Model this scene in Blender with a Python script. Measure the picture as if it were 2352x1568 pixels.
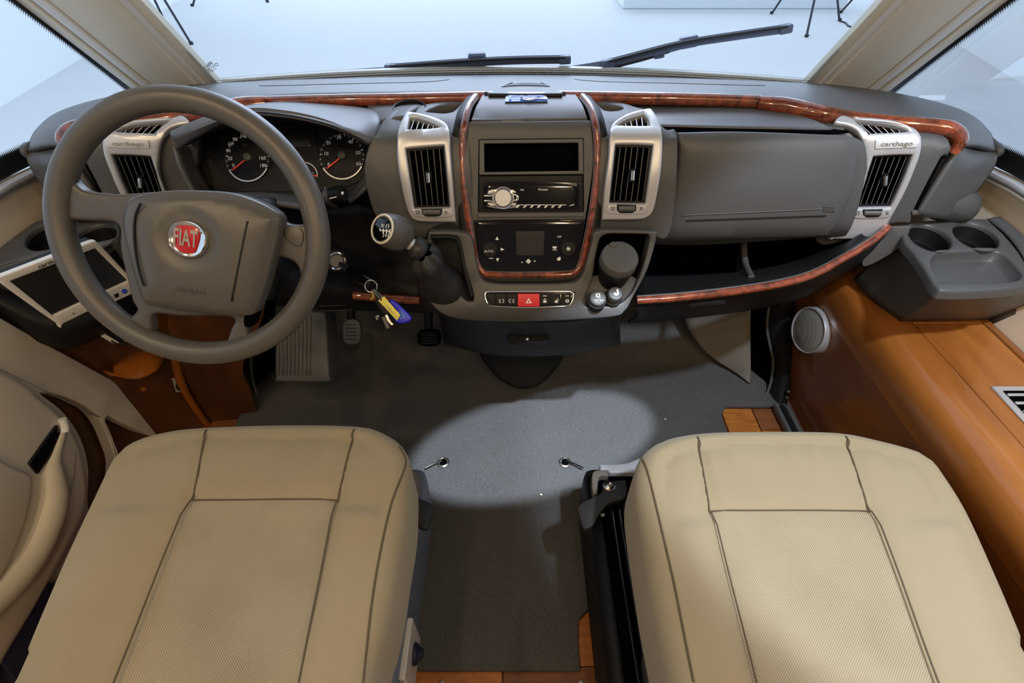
import bpy, bmesh, math, random
from math import sin, cos, pi, radians as R, hypot
from mathutils import Vector as V, Matrix, geometry
random.seed(4)
S = bpy.context.scene
COL = S.collection
for o in list(bpy.data.objects): bpy.data.objects.remove(o)

# ------------------------------------------------------------------ camera, world, lights, exposure
FPX, CX, CY, PITCH, EYE = 1150.0, 1176.0, 784.0, R(43), V((0, 0, 1.2))
cam = bpy.data.cameras.new('camera'); cam.sensor_width = 36; cam.lens = FPX / 2352 * 36
cam.clip_start = .02; cam.clip_end = 100
camo = bpy.data.objects.new('camera', cam); COL.objects.link(camo)
camo.location = EYE; camo.rotation_euler = (pi / 2 - PITCH, 0, 0); S.camera = camo
S.view_settings.view_transform = 'Standard'; S.view_settings.look = 'None'
S.view_settings.exposure = 0.0; S.view_settings.gamma = 1; S.view_settings.use_curve_mapping = False
S.cycles.use_denoising = True
S.cycles.max_bounces = 8; S.cycles.diffuse_bounces = 4; S.cycles.glossy_bounces = 4; S.cycles.transparent_max_bounces = 12
S.cycles.caustics_reflective = False; S.cycles.caustics_refractive = False; S.cycles.sample_clamp_indirect = 4

w = bpy.data.worlds.new('studio_light'); S.world = w; w.use_nodes = True
w.node_tree.nodes['Background'].inputs[0].default_value = (.68, .82, .97, 1)
w.node_tree.nodes['Background'].inputs[1].default_value = 1.06

def lamp(name, kind, loc, aim, power, col, size=.1, spot=60, blend=.3, size_y=None):
    l = bpy.data.lights.new(name, kind); l.energy = power; l.color = col
    if kind == 'AREA':
        l.size = size
        if size_y: l.shape = 'RECTANGLE'; l.size_y = size_y
    else: l.shadow_soft_size = size
    if kind == 'SPOT': l.spot_size = R(spot); l.spot_blend = blend
    o = bpy.data.objects.new(name, l); COL.objects.link(o); o.location = loc
    o.rotation_euler = (V(aim) - V(loc)).to_track_quat('-Z', 'Y').to_euler(); return o

WARM = (1.0, .74, .43)
# ceiling lights of the living area behind the seats
for i, (x, y) in enumerate([(-.88, .02), (-.45, -.45), (.3, -.5), (.88, -.3), (-.85, -.9), (.85, -.9), (-.3, -1.5), (.35, -1.5)]):
    lamp('downlight', 'SPOT', (x, y, 1.95), (x * .7, y + 1.2, .3), 11, WARM, .03, 130, .9)
# cool white cab spotlight above the passenger side
lamp('cab_spotlight', 'SPOT', (.60, .08, 1.96), (.796, .766, 0), 98, (.74, .86, 1.0), .035, 44, .25)
lamp('gangway_spotlight', 'SPOT', (.30, .10, 1.96), (.07, .855, 0), 340, (.72, .84, 1.0), .02, 9.0, .2).scale = (2.3, 1, 1)
# studio softbox over the bonnet
lamp('studio_softbox', 'AREA', (.2, 5.5, 3.6), (.1, 1.0, .9), 190, (.66, .75, 1.0), 3.2, size_y=1.6)
# unseen lamps added to brighten the end wall that the deck reflects
for x in (-4.5, 0, 4.5): lamp('added_wall_fill', 'AREA', (x, 13.2, 3.2), (x, 16.4, 2.4), 290, (.72, .82, 1.0), 2.5, size_y=1.5)

# ------------------------------------------------------------------ materials
def nodes(name):
    m = bpy.data.materials.new(name); m.use_nodes = True
    nt = m.node_tree; return m, nt, nt.nodes['Principled BSDF']
def lin(c):
    return tuple(((x / 255) / 12.92 if x <= 10 else (((x / 255) + .055) / 1.055) ** 2.4) for x in c) + (1,)
def pm(name, col, rough=.5, metal=0, bump=0, bscale=300, var=0, vscale=20, coat=0, detail=2, spec=.5, emis=None):
    m, nt, b = nodes(name); N, L = nt.nodes, nt.links
    col = tuple(col)[:3] + (1,)
    b.inputs['Base Color'].default_value = col; b.inputs['Roughness'].default_value = rough
    b.inputs['Metallic'].default_value = metal; b.inputs['Coat Weight'].default_value = coat
    b.inputs['Coat Roughness'].default_value = .05; b.inputs['Specular IOR Level'].default_value = spec
    tc = N.new('ShaderNodeTexCoord')
    if var:
        n = N.new('ShaderNodeTexNoise'); n.inputs['Scale'].default_value = vscale; n.inputs['Detail'].default_value = 4
        L.new(tc.outputs['Object'], n.inputs['Vector'])
        mx = N.new('ShaderNodeMix'); mx.data_type = 'RGBA'
        mx.inputs[6].default_value = tuple(c * (1 - var) for c in col[:3]) + (1,)
        mx.inputs[7].default_value = tuple(min(1, c * (1 + var)) for c in col[:3]) + (1,)
        L.new(n.outputs['Fac'], mx.inputs[0]); L.new(mx.outputs[2], b.inputs['Base Color'])
    if bump:
        n = N.new('ShaderNodeTexNoise'); n.inputs['Scale'].default_value = bscale; n.inputs['Detail'].default_value = detail
        L.new(tc.outputs['Object'], n.inputs['Vector'])
        bp = N.new('ShaderNodeBump'); bp.inputs['Strength'].default_value = bump; bp.inputs['Distance'].default_value = .002
        L.new(n.outputs['Fac'], bp.inputs['Height']); L.new(bp.outputs['Normal'], b.inputs['Normal'])
    if emis:
        b.inputs['Emission Color'].default_value = tuple(emis[0]) + (1,); b.inputs['Emission Strength'].default_value = emis[1]
    return m
def wood(name, dark, light, scale, stretch, rough, coat, burl=False):
    m, nt, b = nodes(name); N, L = nt.nodes, nt.links
    tc = N.new('ShaderNodeTexCoord'); mp = N.new('ShaderNodeMapping'); mp.inputs['Scale'].default_value = stretch
    L.new(tc.outputs['Object'], mp.inputs[0])
    n = N.new('ShaderNodeTexNoise'); n.inputs['Scale'].default_value = scale; n.inputs['Detail'].default_value = 6
    n.inputs['Distortion'].default_value = 1.8 if burl else .4; n.inputs['Roughness'].default_value = .6
    L.new(mp.outputs[0], n.inputs[0])
    r = N.new('ShaderNodeValToRGB'); e = r.color_ramp.elements
    e[0].position = .3; e[1].position = .7; e[0].color = dark + (1,); e[1].color = light + (1,)
    L.new(n.outputs['Fac'], r.inputs[0]); L.new(r.outputs[0], b.inputs['Base Color'])
    b.inputs['Roughness'].default_value = rough; b.inputs['Coat Weight'].default_value = coat; b.inputs['Coat Roughness'].default_value = .03
    return m
def fabric(name, c1, c2, scale, strength):
    m, nt, b = nodes(name); N, L = nt.nodes, nt.links
    tc = N.new('ShaderNodeTexCoord')
    mp = N.new('ShaderNodeMapping'); mp.inputs['Rotation'].default_value = (0, 0, R(45)); L.new(tc.outputs['Object'], mp.inputs[0])
    ck = N.new('ShaderNodeTexChecker'); ck.inputs['Scale'].default_value = scale; L.new(mp.outputs[0], ck.inputs[0])
    w1 = N.new('ShaderNodeTexWave'); w1.inputs['Scale'].default_value = scale / 3.2; w1.bands_direction = 'X'; L.new(mp.outputs[0], w1.inputs[0])
    w2 = N.new('ShaderNodeTexWave'); w2.inputs['Scale'].default_value = scale / 3.2; w2.bands_direction = 'Y'; L.new(mp.outputs[0], w2.inputs[0])
    mu = N.new('ShaderNodeMath'); mu.operation = 'MULTIPLY'; L.new(w1.outputs['Fac'], mu.inputs[0]); L.new(w2.outputs['Fac'], mu.inputs[1])
    ns = N.new('ShaderNodeTexNoise'); ns.inputs['Scale'].default_value = 9; L.new(tc.outputs['Object'], ns.inputs[0])
    ad = N.new('ShaderNodeMath'); ad.operation = 'MULTIPLY_ADD'; ad.inputs[1].default_value = .35; L.new(ns.outputs['Fac'], ad.inputs[0]); L.new(mu.outputs[0], ad.inputs[2])
    r = N.new('ShaderNodeValToRGB'); e = r.color_ramp.elements
    e[0].position = .1; e[1].position = .8; e[0].color = c1 + (1,); e[1].color = c2 + (1,)
    L.new(ad.outputs[0], r.inputs[0]); L.new(r.outputs[0], b.inputs['Base Color'])
    bp = N.new('ShaderNodeBump'); bp.inputs['Strength'].default_value = strength; bp.inputs['Distance'].default_value = .001
    L.new(mu.outputs[0], bp.inputs['Height']); L.new(bp.outputs[0], b.inputs['Normal'])
    b.inputs['Roughness'].default_value = .9; b.inputs['Sheen Weight'].default_value = .25; b.inputs['Specular IOR Level'].default_value = .2
    return m
def glassm(name, tint, refl):
    m = bpy.data.materials.new(name); m.use_nodes = True; nt = m.node_tree; N, L = nt.nodes, nt.links
    for n in list(N): N.remove(n)
    out = N.new('ShaderNodeOutputMaterial'); t = N.new('ShaderNodeBsdfTransparent'); t.inputs[0].default_value = tint + (1,)
    g = N.new('ShaderNodeBsdfGlossy'); g.inputs['Roughness'].default_value = .02
    fr = N.new('ShaderNodeFresnel'); fr.inputs[0].default_value = 1.45
    mu = N.new('ShaderNodeMath'); mu.operation = 'MULTIPLY'; mu.inputs[1].default_value = refl; L.new(fr.outputs[0], mu.inputs[0])
    mx = N.new('ShaderNodeMixShader'); L.new(mu.outputs[0], mx.inputs[0]); L.new(t.outputs[0], mx.inputs[1]); L.new(g.outputs[0], mx.inputs[2])
    L.new(mx.outputs[0], out.inputs[0]); return m
def frit(name, a0=.72, a1=-.62):   # black ceramic dots printed on the glass edge, UV v = 0 at the solid border
    m = bpy.data.materials.new(name); m.use_nodes = True; nt = m.node_tree; N, L = nt.nodes, nt.links
    b = N['Principled BSDF']; b.inputs['Base Color'].default_value = (.01, .012, .016, 1); b.inputs['Roughness'].default_value = .35
    out = N['Material Output']; uv = N.new('ShaderNodeUVMap')
    sp = N.new('ShaderNodeSeparateXYZ'); L.new(uv.outputs[0], sp.inputs[0])
    vo = N.new('ShaderNodeTexVoronoi'); vo.inputs['Randomness'].default_value = 0; vo.inputs['Scale'].default_value = 1
    mp2 = N.new('ShaderNodeMapping'); mp2.inputs['Scale'].default_value = (1, 5, 1); L.new(uv.outputs[0], mp2.inputs[0]); L.new(mp2.outputs[0], vo.inputs[0])
    md = N.new('ShaderNodeMath'); md.operation = 'MULTIPLY_ADD'; md.inputs[1].default_value = a1; md.inputs[2].default_value = a0; L.new(sp.outputs[1], md.inputs[0])
    lt = N.new('ShaderNodeMath'); lt.operation = 'LESS_THAN'; L.new(vo.outputs['Distance'], lt.inputs[0]); L.new(md.outputs[0], lt.inputs[1])
    t = N.new('ShaderNodeBsdfTransparent'); mx = N.new('ShaderNodeMixShader')
    L.new(lt.outputs[0], mx.inputs[0]); L.new(t.outputs[0], mx.inputs[1]); L.new(b.outputs[0], mx.inputs[2]); L.new(mx.outputs[0], out.inputs[0])
    return m
def mesh_dots(name, base, hole, scale):   # perforated grille plate
    m, nt, b = nodes(name); N, L = nt.nodes, nt.links
    tc = N.new('ShaderNodeTexCoord'); vo = N.new('ShaderNodeTexVoronoi'); vo.inputs['Scale'].default_value = scale; vo.inputs['Randomness'].default_value = 0
    L.new(tc.outputs['Object'], vo.inputs[0]); lt = N.new('ShaderNodeMath'); lt.operation = 'LESS_THAN'; lt.inputs[1].default_value = .33
    L.new(vo.outputs['Distance'], lt.inputs[0]); mx = N.new('ShaderNodeMix'); mx.data_type = 'RGBA'
    mx.inputs[6].default_value = base + (1,); mx.inputs[7].default_value = hole + (1,)
    L.new(lt.outputs[0], mx.inputs[0]); L.new(mx.outputs[2], b.inputs['Base Color']); b.inputs['Roughness'].default_value = .5
    return m

M = dict(
    dash=pm('dash_plastic', (.075, .074, .074), .45, bump=.10, bscale=900),
    deck=pm('deck_vinyl', (.095, .097, .105), .42, bump=.08, bscale=900),
    black=pm('black_plastic', (.010, .010, .011), .5, bump=.1, bscale=700, spec=.22),
    gloss=pm('gloss_black', (.004, .004, .006), .08),
    void=pm('dark_cavity', (.0025, .0025, .003), .9, spec=0),
    grey=pm('grey_plastic', (.09, .09, .088), .5, bump=.15, bscale=800),
    wheel=pm('wheel_rubber', (.092, .086, .078), .33, bump=.12, bscale=900),
    silver=pm('silver_paint', (.56, .56, .58), .36, .5),
    chrome=pm('chrome', (.85, .84, .82), .1, 1),
    steel=pm('steel', (.55, .54, .5), .3, 1),
    burl=wood('burl_wood', (.05, .012, .006), (.36, .075, .028), 30, (1, 1, 1), .18, 1, True),
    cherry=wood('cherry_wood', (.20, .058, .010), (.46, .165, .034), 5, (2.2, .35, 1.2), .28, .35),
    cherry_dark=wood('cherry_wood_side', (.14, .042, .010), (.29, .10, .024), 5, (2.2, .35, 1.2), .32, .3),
    plank_a=wood('plank_light', (.34, .11, .02), (.55, .2, .045), 14, (1, 4, 1), .3, .3),
    plank_b=wood('plank_dark', (.17, .06, .022), (.28, .10, .04), 14, (1, 4, 1), .3, .3),
    orange=wood('pocket_wood', (.24, .065, .008), (.36, .11, .012), 5, (2, 1, 2), .3, .3),
    bolster=fabric('bolster_cloth', (.34, .272, .168), (.41, .335, .215), 900, .15),
    insert=fabric('insert_cloth', (.25, .205, .125), (.60, .505, .35), 420, .6),
    carpet=pm('carpet_pile', (.105, .102, .10), .95, bump=1.0, bscale=420, var=.75, vscale=380, spec=.1, detail=6),
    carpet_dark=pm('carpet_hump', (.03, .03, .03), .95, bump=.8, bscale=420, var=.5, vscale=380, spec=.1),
    beige=pm('beige_vinyl', (.66, .59, .47), .5, bump=.15, bscale=500),
    beige_dark=pm('beige_pocket', (.33, .30, .25), .55),
    pillar=pm('pillar_vinyl', (.84, .78, .64), .55, bump=.25, bscale=450),
    pillar_lt=pm('pillar_strip', (.84, .83, .80), .45),
    rubber=pm('rubber', (.008, .009, .012), .5),
    white=pm('white_plastic', (.68, .66, .62), .4),
    screen=pm('screen', (.02, .019, .018), .25),
    red=pm('red_enamel', (.52, .012, .02), .25, coat=.5),
    hazard=pm('hazard_red', (.72, .02, .035), .4),
    blue=pm('blue_plastic', (.01, .015, .65), .25),
    card=pm('blue_card', (.05, .16, .68), .3),
    cardw=pm('card_white', (.75, .78, .85), .3),
    yellow=pm('brass_tag', (.48, .44, .08), .35, .3),
    print=pm('white_print', (.75, .74, .70), .5, emis=((.75, .74, .7), .12)),
    printd=pm('dark_print', (.03, .03, .04), .5),
    needle=pm('needle_red', (.75, .05, .03), .4, emis=((.8, .05, .03), .2)),
    dial=pm('dial_face', (.012, .012, .012), .5, spec=.2),
    leather=pm('gaiter_leather', (.022, .022, .024), .42, bump=.5, bscale=250),
    wiper=pm('wiper_metal', (.10, .12, .20), .4, bump=.05),
    glass=glassm('window_glass', (.93, .97, .98), .35),
    frit=frit('frit_dots'),
    dots=mesh_dots('defrost_mesh', (.15, .155, .17), (.04, .04, .05), 260),
    spk=mesh_dots('speaker_mesh', (.22, .21, .19), (.09, .085, .08), 330),
    studio=pm('studio_floor_paint', (.70, .70, .72), .6, var=.02, vscale=.8),
    studio_wall=pm('studio_wall_paint', (.86, .89, .92), .7),
    stand=pm('stand_black', (.03, .035, .05), .5),
    ceil=pm('ceiling_cloth', (.72, .68, .6), .8),
    flange=pm('seat_box_lit', (.16, .19, .26), .4),
    navy=pm('navy_liner', (.01, .01, .035), .6),
    emboss=pm('badge_silver', (.60, .61, .64), .45, .15),
    seatblack=pm('bracket_black', (.028, .028, .027), .55),
    flange_lt=pm('lit_flange', (.42, .42, .45), .45),
    wall=pm('wall_cloth', (.88, .77, .60), .6),
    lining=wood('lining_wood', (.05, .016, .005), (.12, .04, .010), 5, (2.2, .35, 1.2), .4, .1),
    kick=pm('kick_cover', (.17, .15, .125), .6),
    frit2=frit('frit_fade', .46, -.40),
    stitch=pm('seam_thread', (.12, .09, .055), .9),
)

# ------------------------------------------------------------------ measuring helpers: photo point -> point in the cab
def ray(x, y):
    a, b = (x - CX) / FPX, (CY - y) / FPX
    return V((a, cos(PITCH) + b * sin(PITCH), -sin(PITCH) + b * cos(PITCH)))
def aX(x, y, X): d = ray(x, y); return EYE + d * (X / d.x)
def aY(x, y, Y): d = ray(x, y); return EYE + d * (Y / d.y)
def aZ(x, y, Z): d = ray(x, y); return EYE + d * ((Z - EYE.z) / d.z)
def aD(x, y, D): return EYE + ray(x, y) * D
class Flat:
    def __init__(s, p, n):
        s.p = V(p); s.n = V(n).normalized()
        if s.n.dot(EYE - s.p) < 0: s.n = -s.n
    def hit(s, x, y):
        d = ray(x, y); return EYE + d * ((s.p - EYE).dot(s.n) / d.dot(s.n)), s.n.copy()
def flat3(a, b, c): return Flat(a, (V(b) - V(a)).cross(V(c) - V(a)))
def crom(p0, p1, p2, p3, t):
    return .5 * ((2 * p1) + (p2 - p0) * t + (2 * p0 - 5 * p1 + 4 * p2 - p3) * t * t + (3 * p1 - p0 - 3 * p2 + p3) * t ** 3)
def spline(P, n, closed=False):
    P = [V(p) for p in P]; k = len(P); out = []
    for i in range(k if closed else k - 1):
        g = (lambda j: P[j % k]) if closed else (lambda j: P[max(0, min(k - 1, j))])
        p0, p1, p2, p3 = g(i - 1), g(i), g(i + 1), g(i + 2)
        if not closed:
            if i == 0: p0 = p1 * 2 - p2
            if i == k - 2: p3 = p2 * 2 - p1
        for s in range(n): out.append(crom(p0, p1, p2, p3, s / n))
    if not closed: out.append(P[-1])
    return out
class Sheet:
    """a dash surface: a profile in a vertical plane swept sideways (turned by yaw)"""
    def __init__(s, pts, yaw=0):
        s.R = Matrix.Rotation(yaw, 3, 'Z'); s.Ri = s.R.transposed(); s.o = V(pts[0])
        loc = [s.Ri @ (V(p) - s.o) for p in pts]
        s.q = spline([V((p.y, p.z)) for p in loc], 6)
        s.nn = []
        for i in range(len(s.q)):
            a, b = s.q[max(0, i - 1)], s.q[min(len(s.q) - 1, i + 1)]; t = (b - a).normalized(); s.nn.append(V((t.y, -t.x)))
        e = s.Ri @ (EYE - s.o); m = len(s.q) // 2
        if s.nn[m].dot(V((e.y, e.z)) - s.q[m]) < 0: s.nn = [-n for n in s.nn]
    def hit(s, x, y):
        O = s.Ri @ (EYE - s.o); D = s.Ri @ ray(x, y); best = None; n = len(s.q) - 1
        for i in range(n):
            a, b = s.q[i], s.q[i + 1]; e = b - a
            den = D.y * e.y - D.z * e.x
            if abs(den) < 1e-9: continue
            wx, wy = a.x - O.y, a.y - O.z
            d = (wx * e.y - wy * e.x) / den; t = (wx * D.z - wy * D.y) / den
            if d <= 0: continue
            lo, hi = (-6 if i == 0 else -1e-6), (7 if i == n - 1 else 1 + 1e-6)
            if lo <= t <= hi:
                pen = 0 if -1e-6 <= t <= 1 + 1e-6 else 1
                if best is None or (pen, d) < best[0]: best = ((pen, d), i, max(0, min(1, t)), d)
        if best is None: return aD(x, y, 1), V((0, -1, 0))
        _, i, t, d = best; nv = (s.nn[i] * (1 - t) + s.nn[i + 1] * t).normalized()
        return EYE + ray(x, y) * d, (s.R @ V((0, nv.x, nv.y))).normalized()
class Skin:
    """the surface of an object built earlier, to lay thin parts on"""
    def __init__(s, o):
        from mathutils.bvhtree import BVHTree
        s.b = BVHTree.FromPolygons([v.co for v in o.data.vertices], [tuple(p.vertices) for p in o.data.polygons])
    def hit(s, x, y):
        d = ray(x, y).normalized(); P, n, i, q = s.b.ray_cast(EYE, d)
        if P is None: P, n, i, q = s.b.find_nearest(EYE + d * 1.3)
        return P, (n if n.dot(d) < 0 else -n)
def prof(L): return Sheet([aY(CX, y, Y) for y, Y in L])

# ------------------------------------------------------------------ object helpers
def tag(o, label=None, cat=None, group=None, kind=None):
    if label: o['label'] = label
    if cat: o['category'] = cat
    if group: o['group'] = group
    if kind: o['kind'] = kind
    return o
def thing(name, label, cat, loc, group=None, kind=None):
    o = bpy.data.objects.new(name, None); COL.objects.link(o); o.location = loc; o.empty_display_size = .05
    return tag(o, label, cat, group, kind)
def link(name, me, parent):
    o = bpy.data.objects.new(name, me); COL.objects.link(o)
    if parent:
        o.parent = parent
        if parent.parent is None: o.matrix_parent_inverse = Matrix.Translation(-parent.location)
    return o
def mk(name, verts, faces, mat, parent=None, ang=40, face_cam=False, uv=None, weld=False):
    me = bpy.data.meshes.new(name); me.from_pydata([tuple(v) for v in verts], [], faces); me.update()
    bm = bmesh.new(); bm.from_mesh(me)
    if weld: bmesh.ops.remove_doubles(bm, verts=bm.verts, dist=2e-6)
    if face_cam:
        s = sum((f.normal.dot(EYE - f.calc_center_median()) * f.calc_area() for f in bm.faces))
        if s < 0: bmesh.ops.reverse_faces(bm, faces=bm.faces)
    else: bmesh.ops.recalc_face_normals(bm, faces=bm.faces)
    bm.to_mesh(me); bm.free()
    for p in me.polygons: p.use_smooth = True
    me.set_sharp_from_angle(angle=R(ang))
    if mat: me.materials.append(M[mat] if isinstance(mat, str) else mat)
    return link(name, me, parent)
def bev(o, wd, seg=2):
    m = o.modifiers.new('bevel', 'BEVEL'); m.width = wd; m.segments = seg; m.limit_method = 'ANGLE'; m.angle_limit = R(35); return o
def box(name, c, s, mat, parent=None, rot=None, b=.004):
    c = V(c); s = V(s) / 2; Rm = rot if rot is not None else Matrix.Identity(3)
    vs = [c + Rm @ V((x * s.x, y * s.y, z * s.z)) for x in (-1, 1) for y in (-1, 1) for z in (-1, 1)]
    o = mk(name, vs, [(0, 1, 3, 2), (4, 6, 7, 5), (0, 4, 5, 1), (2, 3, 7, 6), (0, 2, 6, 4), (1, 5, 7, 3)], mat, parent)
    return bev(o, b) if b else o
def frame_rot(ex, ey):
    ex = V(ex).normalized(); n = ex.cross(V(ey)).normalized(); ey = n.cross(ex); return Matrix((ex, ey, n)).transposed()
def grid(name, rows, mat, parent=None, nu=5, nv=5, t=.006, cam=True):
    rows = [spline(r, nu) for r in rows]; cols = [spline([r[j] for r in rows], nv) for j in range(len(rows[0]))]
    nc, nr = len(cols), len(cols[0]); vs = [p for c in cols for p in c]
    fs = [(j * nr + i, j * nr + i + 1, (j + 1) * nr + i + 1, (j + 1) * nr + i) for j in range(nc - 1) for i in range(nr - 1)]
    o = mk(name, vs, fs, mat, parent, 60, cam)
    if t: m = o.modifiers.new('thick', 'SOLIDIFY'); m.thickness = t; m.offset = -1
    return o
def tube(name, pts, r, mat, parent=None, closed=False, n=6, seg=10, squash=None, caps=True):
    """round bar along points; r number or list per point; squash=(vector, factor) flattens it"""
    k = len(pts); rr = r if isinstance(r, (list, tuple)) else [r] * k
    P = spline(pts, n, closed); RR = [q.x for q in spline([V((a, 0)) for a in rr], n, closed)]
    vs, fs, up = [], [], None; m = len(P)
    for i, p in enumerate(P):
        a, b = (P[i - 1], P[(i + 1) % m]) if closed else (P[max(0, i - 1)], P[min(m - 1, i + 1)])
        t = (b - a).normalized()
        if up is None: up = V((0, 0, 1)) if abs(t.z) < .9 else V((1, 0, 0))
        sd = t.cross(up).normalized(); up = sd.cross(t).normalized()
        for j in range(seg):
            an = 2 * pi * j / seg; d = (sd * cos(an) + up * sin(an)) * RR[i]
            if squash: q = V(squash[0]).normalized(); d -= q * d.dot(q) * (1 - squash[1])
            vs.append(p + d)
    for i in range(m if closed else m - 1):
        for j in range(seg):
            a, b = i * seg, ((i + 1) % m) * seg; fs.append((a + j, a + (j + 1) % seg, b + (j + 1) % seg, b + j))
    if caps and not closed: fs += [tuple(range(seg)), tuple(range((m - 1) * seg, m * seg))]
    return mk(name, vs, fs, mat, parent, 50)
def lathe(name, o, axis, prof_, mat, parent=None, seg=28, ang=40):
    """prof_: (radius, height) along axis from o"""
    ax = V(axis).normalized(); e1 = ax.orthogonal().normalized(); e2 = ax.cross(e1); o = V(o); vs, fs = [], []
    for r, h in prof_:
        for j in range(seg): a = 2 * pi * j / seg; vs.append(o + ax * h + (e1 * cos(a) + e2 * sin(a)) * max(r, 1e-5))
    for i in range(len(prof_) - 1):
        for j in range(seg): fs.append((i * seg + j, i * seg + (j + 1) % seg, (i + 1) * seg + (j + 1) % seg, (i + 1) * seg + j))
    return mk(name, vs, fs, mat, parent, ang)
def loop(pts, step=6, smooth=True):
    """closed outline through pts; a third item marks a sharp corner"""
    P = [V(p[:2]) for p in pts]; c = [len(p) > 2 or not smooth for p in pts]; k = len(P); out = []
    for i in range(k):
        p1, p2 = P[i], P[(i + 1) % k]
        p0 = p1 * 2 - p2 if c[i] else P[i - 1]; p3 = p2 * 2 - p1 if c[(i + 1) % k] else P[(i + 2) % k]
        n = max(1, int(round((p2 - p1).length / step)))
        for s in range(n): out.append(p1.lerp(p2, s / n) if (c[i] and c[(i + 1) % k]) else crom(p0, p1, p2, p3, s / n))
    return out
def area(L): return sum(L[i - 1].x * L[i].y - L[i].x * L[i - 1].y for i in range(len(L))) / 2
def inset(L, e):
    k = len(L); out = []; sg = 1 if area(L) > 0 else -1
    for i in range(k):
        a = (L[i] - L[i - 1]); b = (L[(i + 1) % k] - L[i])
        na = V((-a.y, a.x)).normalized() if a.length > 1e-9 else V((0, 0)); nb = V((-b.y, b.x)).normalized() if b.length > 1e-9 else na
        n = na + nb
        if n.length < 1e-6: n = na
        n.normalize(); n /= max(.5, n.dot(nb)); out.append(L[i] + n * (sg * e))
    return out
def inside(p, L):
    r = False; x, y = p.x, p.y; k = len(L); j = k - 1
    for i in range(k):
        a, b = L[i], L[j]
        if (a.y > y) != (b.y > y) and x < (b.x - a.x) * (y - a.y) / (b.y - a.y) + a.x: r = not r
        j = i
    return r
def sdist(p, a, b):
    e = b - a; t = max(0, min(1, (p - a).dot(e) / max(1e-12, e.length_squared))); return (p - a - e * t).length
def ldist(p, L): return min(sdist(p, L[i - 1], L[i]) for i in range(len(L)))
def solid(name, outer, holes, mapf, mat, parent=None, t=.006, e=0, esc=.00087, step=None, K=3, hf=None, split=None, cap=False, ang=45):
    """plate or cushion: outline with holes in 2-D, mapped into space by mapf(u, v, h); rounded rim of width e"""
    loops = [outer] + holes; vs, fs, mids, tops = [], [], None, []
    def ring(L, h):
        b = len(vs); vs.extend(mapf(p.x, p.y, h if h != 'top' else (hf(p.x, p.y, ldist(p, outer)) if hf else 0)) for p in L); return b
    for li, L in enumerate(loops):
        k = len(L); sgn = 1 if li == 0 else -1
        rings = [(L, -t)]
        if e:
            for q in range(K):
                a = pi / 2 * q / K; rings.append((inset(L, sgn * e * (1 - cos(a))), -e * esc * (1 - sin(a))))
            T = inset(L, sgn * e)
            rings.append((T, 'top'))
        else: T = L; rings.append((T, 'top'))
        prev = None
        for Lq, h in rings:
            b = ring(Lq, h)
            if prev is not None:
                for i in range(k): fs.append((prev + i, prev + (i + 1) % k, b + (i + 1) % k, b + i))
            prev = b
        tops.append((T, prev, k))
    pts = [p for T, _, _ in tops for p in T]; edges = []; b = 0
    for T, _, k in tops: edges += [(b + i, b + (i + 1) % k) for i in range(k)]; b += k
    TO, TH = tops[0][0], [x[0] for x in tops[1:]]
    ext = []
    if split: edges += [(len(pts) + i, len(pts) + (i + 1) % len(split)) for i in range(len(split))]; ext = split
    if step:
        x0, x1 = min(p.x for p in TO), max(p.x for p in TO); y0, y1 = min(p.y for p in TO), max(p.y for p in TO)
        allL = [TO] + TH + ([split] if split else [])
        ny = int((y1 - y0) / step); nx = int((x1 - x0) / step)
        for i in range(1, ny + 1):
            for j in range(1, nx + 1):
                p = V((x0 + (j + (.5 if i % 2 else 0)) * step, y0 + i * step))
                if inside(p, TO) and not any(inside(p, h) for h in TH) and min(ldist(p, l) for l in allL) > step * .45: ext = ext + [p]
    cv, ce, cf, ov, oe, of = geometry.delaunay_2d_cdt(pts + list(ext), edges, [], 0, 1e-9, True)
    base = len(vs)
    for p in cv:
        h = hf(p.x, p.y, ldist(p, outer)) if hf else 0
        vs.append(mapf(p.x, p.y, h))
    tri, tri2 = [], []
    for f in cf:
        c = sum((cv[i] for i in f), V((0, 0))) / len(f)
        A_, B_, C_ = (cv[i] for i in f[:3]); me_ = max((A_ - B_).length, (B_ - C_).length, (C_ - A_).length)
        if abs((B_ - A_).cross(C_ - A_)) / max(me_, 1e-9) < .02 * .00087 / esc: continue
        if inside(c, TO) and not any(inside(c, h) for h in TH):
            (tri2 if split and inside(c, split) else tri).append(tuple(base + i for i in f))
    inv = {}
    for oi, src in enumerate(ov):
        for s_ in src: inv[s_] = oi
    b = 0
    for T, prev, k in tops:
        for i in range(k):
            A, B = base + inv[b + i], base + inv[b + (i + 1) % k]
            if e or True: fs.append((prev + i, prev + (i + 1) % k, B, A))
        b += k
    o = mk(name, vs, fs + tri, mat, parent, ang, weld=True)
    if split:
        return o, (vs, tri2)
    return o
def onsurf(surf, lift=0):
    def f(u, v, h): P, n = surf.hit(u, v); return P + n * (lift + h)
    return f
def panel(name, pts, surf, mat, parent=None, holes=(), t=.008, e=2.5, lift=0, step=None, smooth=True, seg=6, hf=None, K=3):
    if step is None and isinstance(surf, (Sheet, Skin)) and max(max(p[i] for p in pts) - min(p[i] for p in pts) for i in (0, 1)) > 30: step = 13
    c = surf.hit(pts[0][0], pts[0][1])[0]; sc = (c - EYE).length / FPX * .95
    return solid(name, loop(pts, seg, smooth), [loop(h, seg, smooth) for h in holes], onsurf(surf, lift), mat, parent, t, e, sc, step, hf=hf, K=K)
def quad(name, pts, surf, mat, parent=None, **k): k.setdefault('e', 1.2); return panel(name, [p + (1,) for p in pts], surf, mat, parent, **k)
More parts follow.
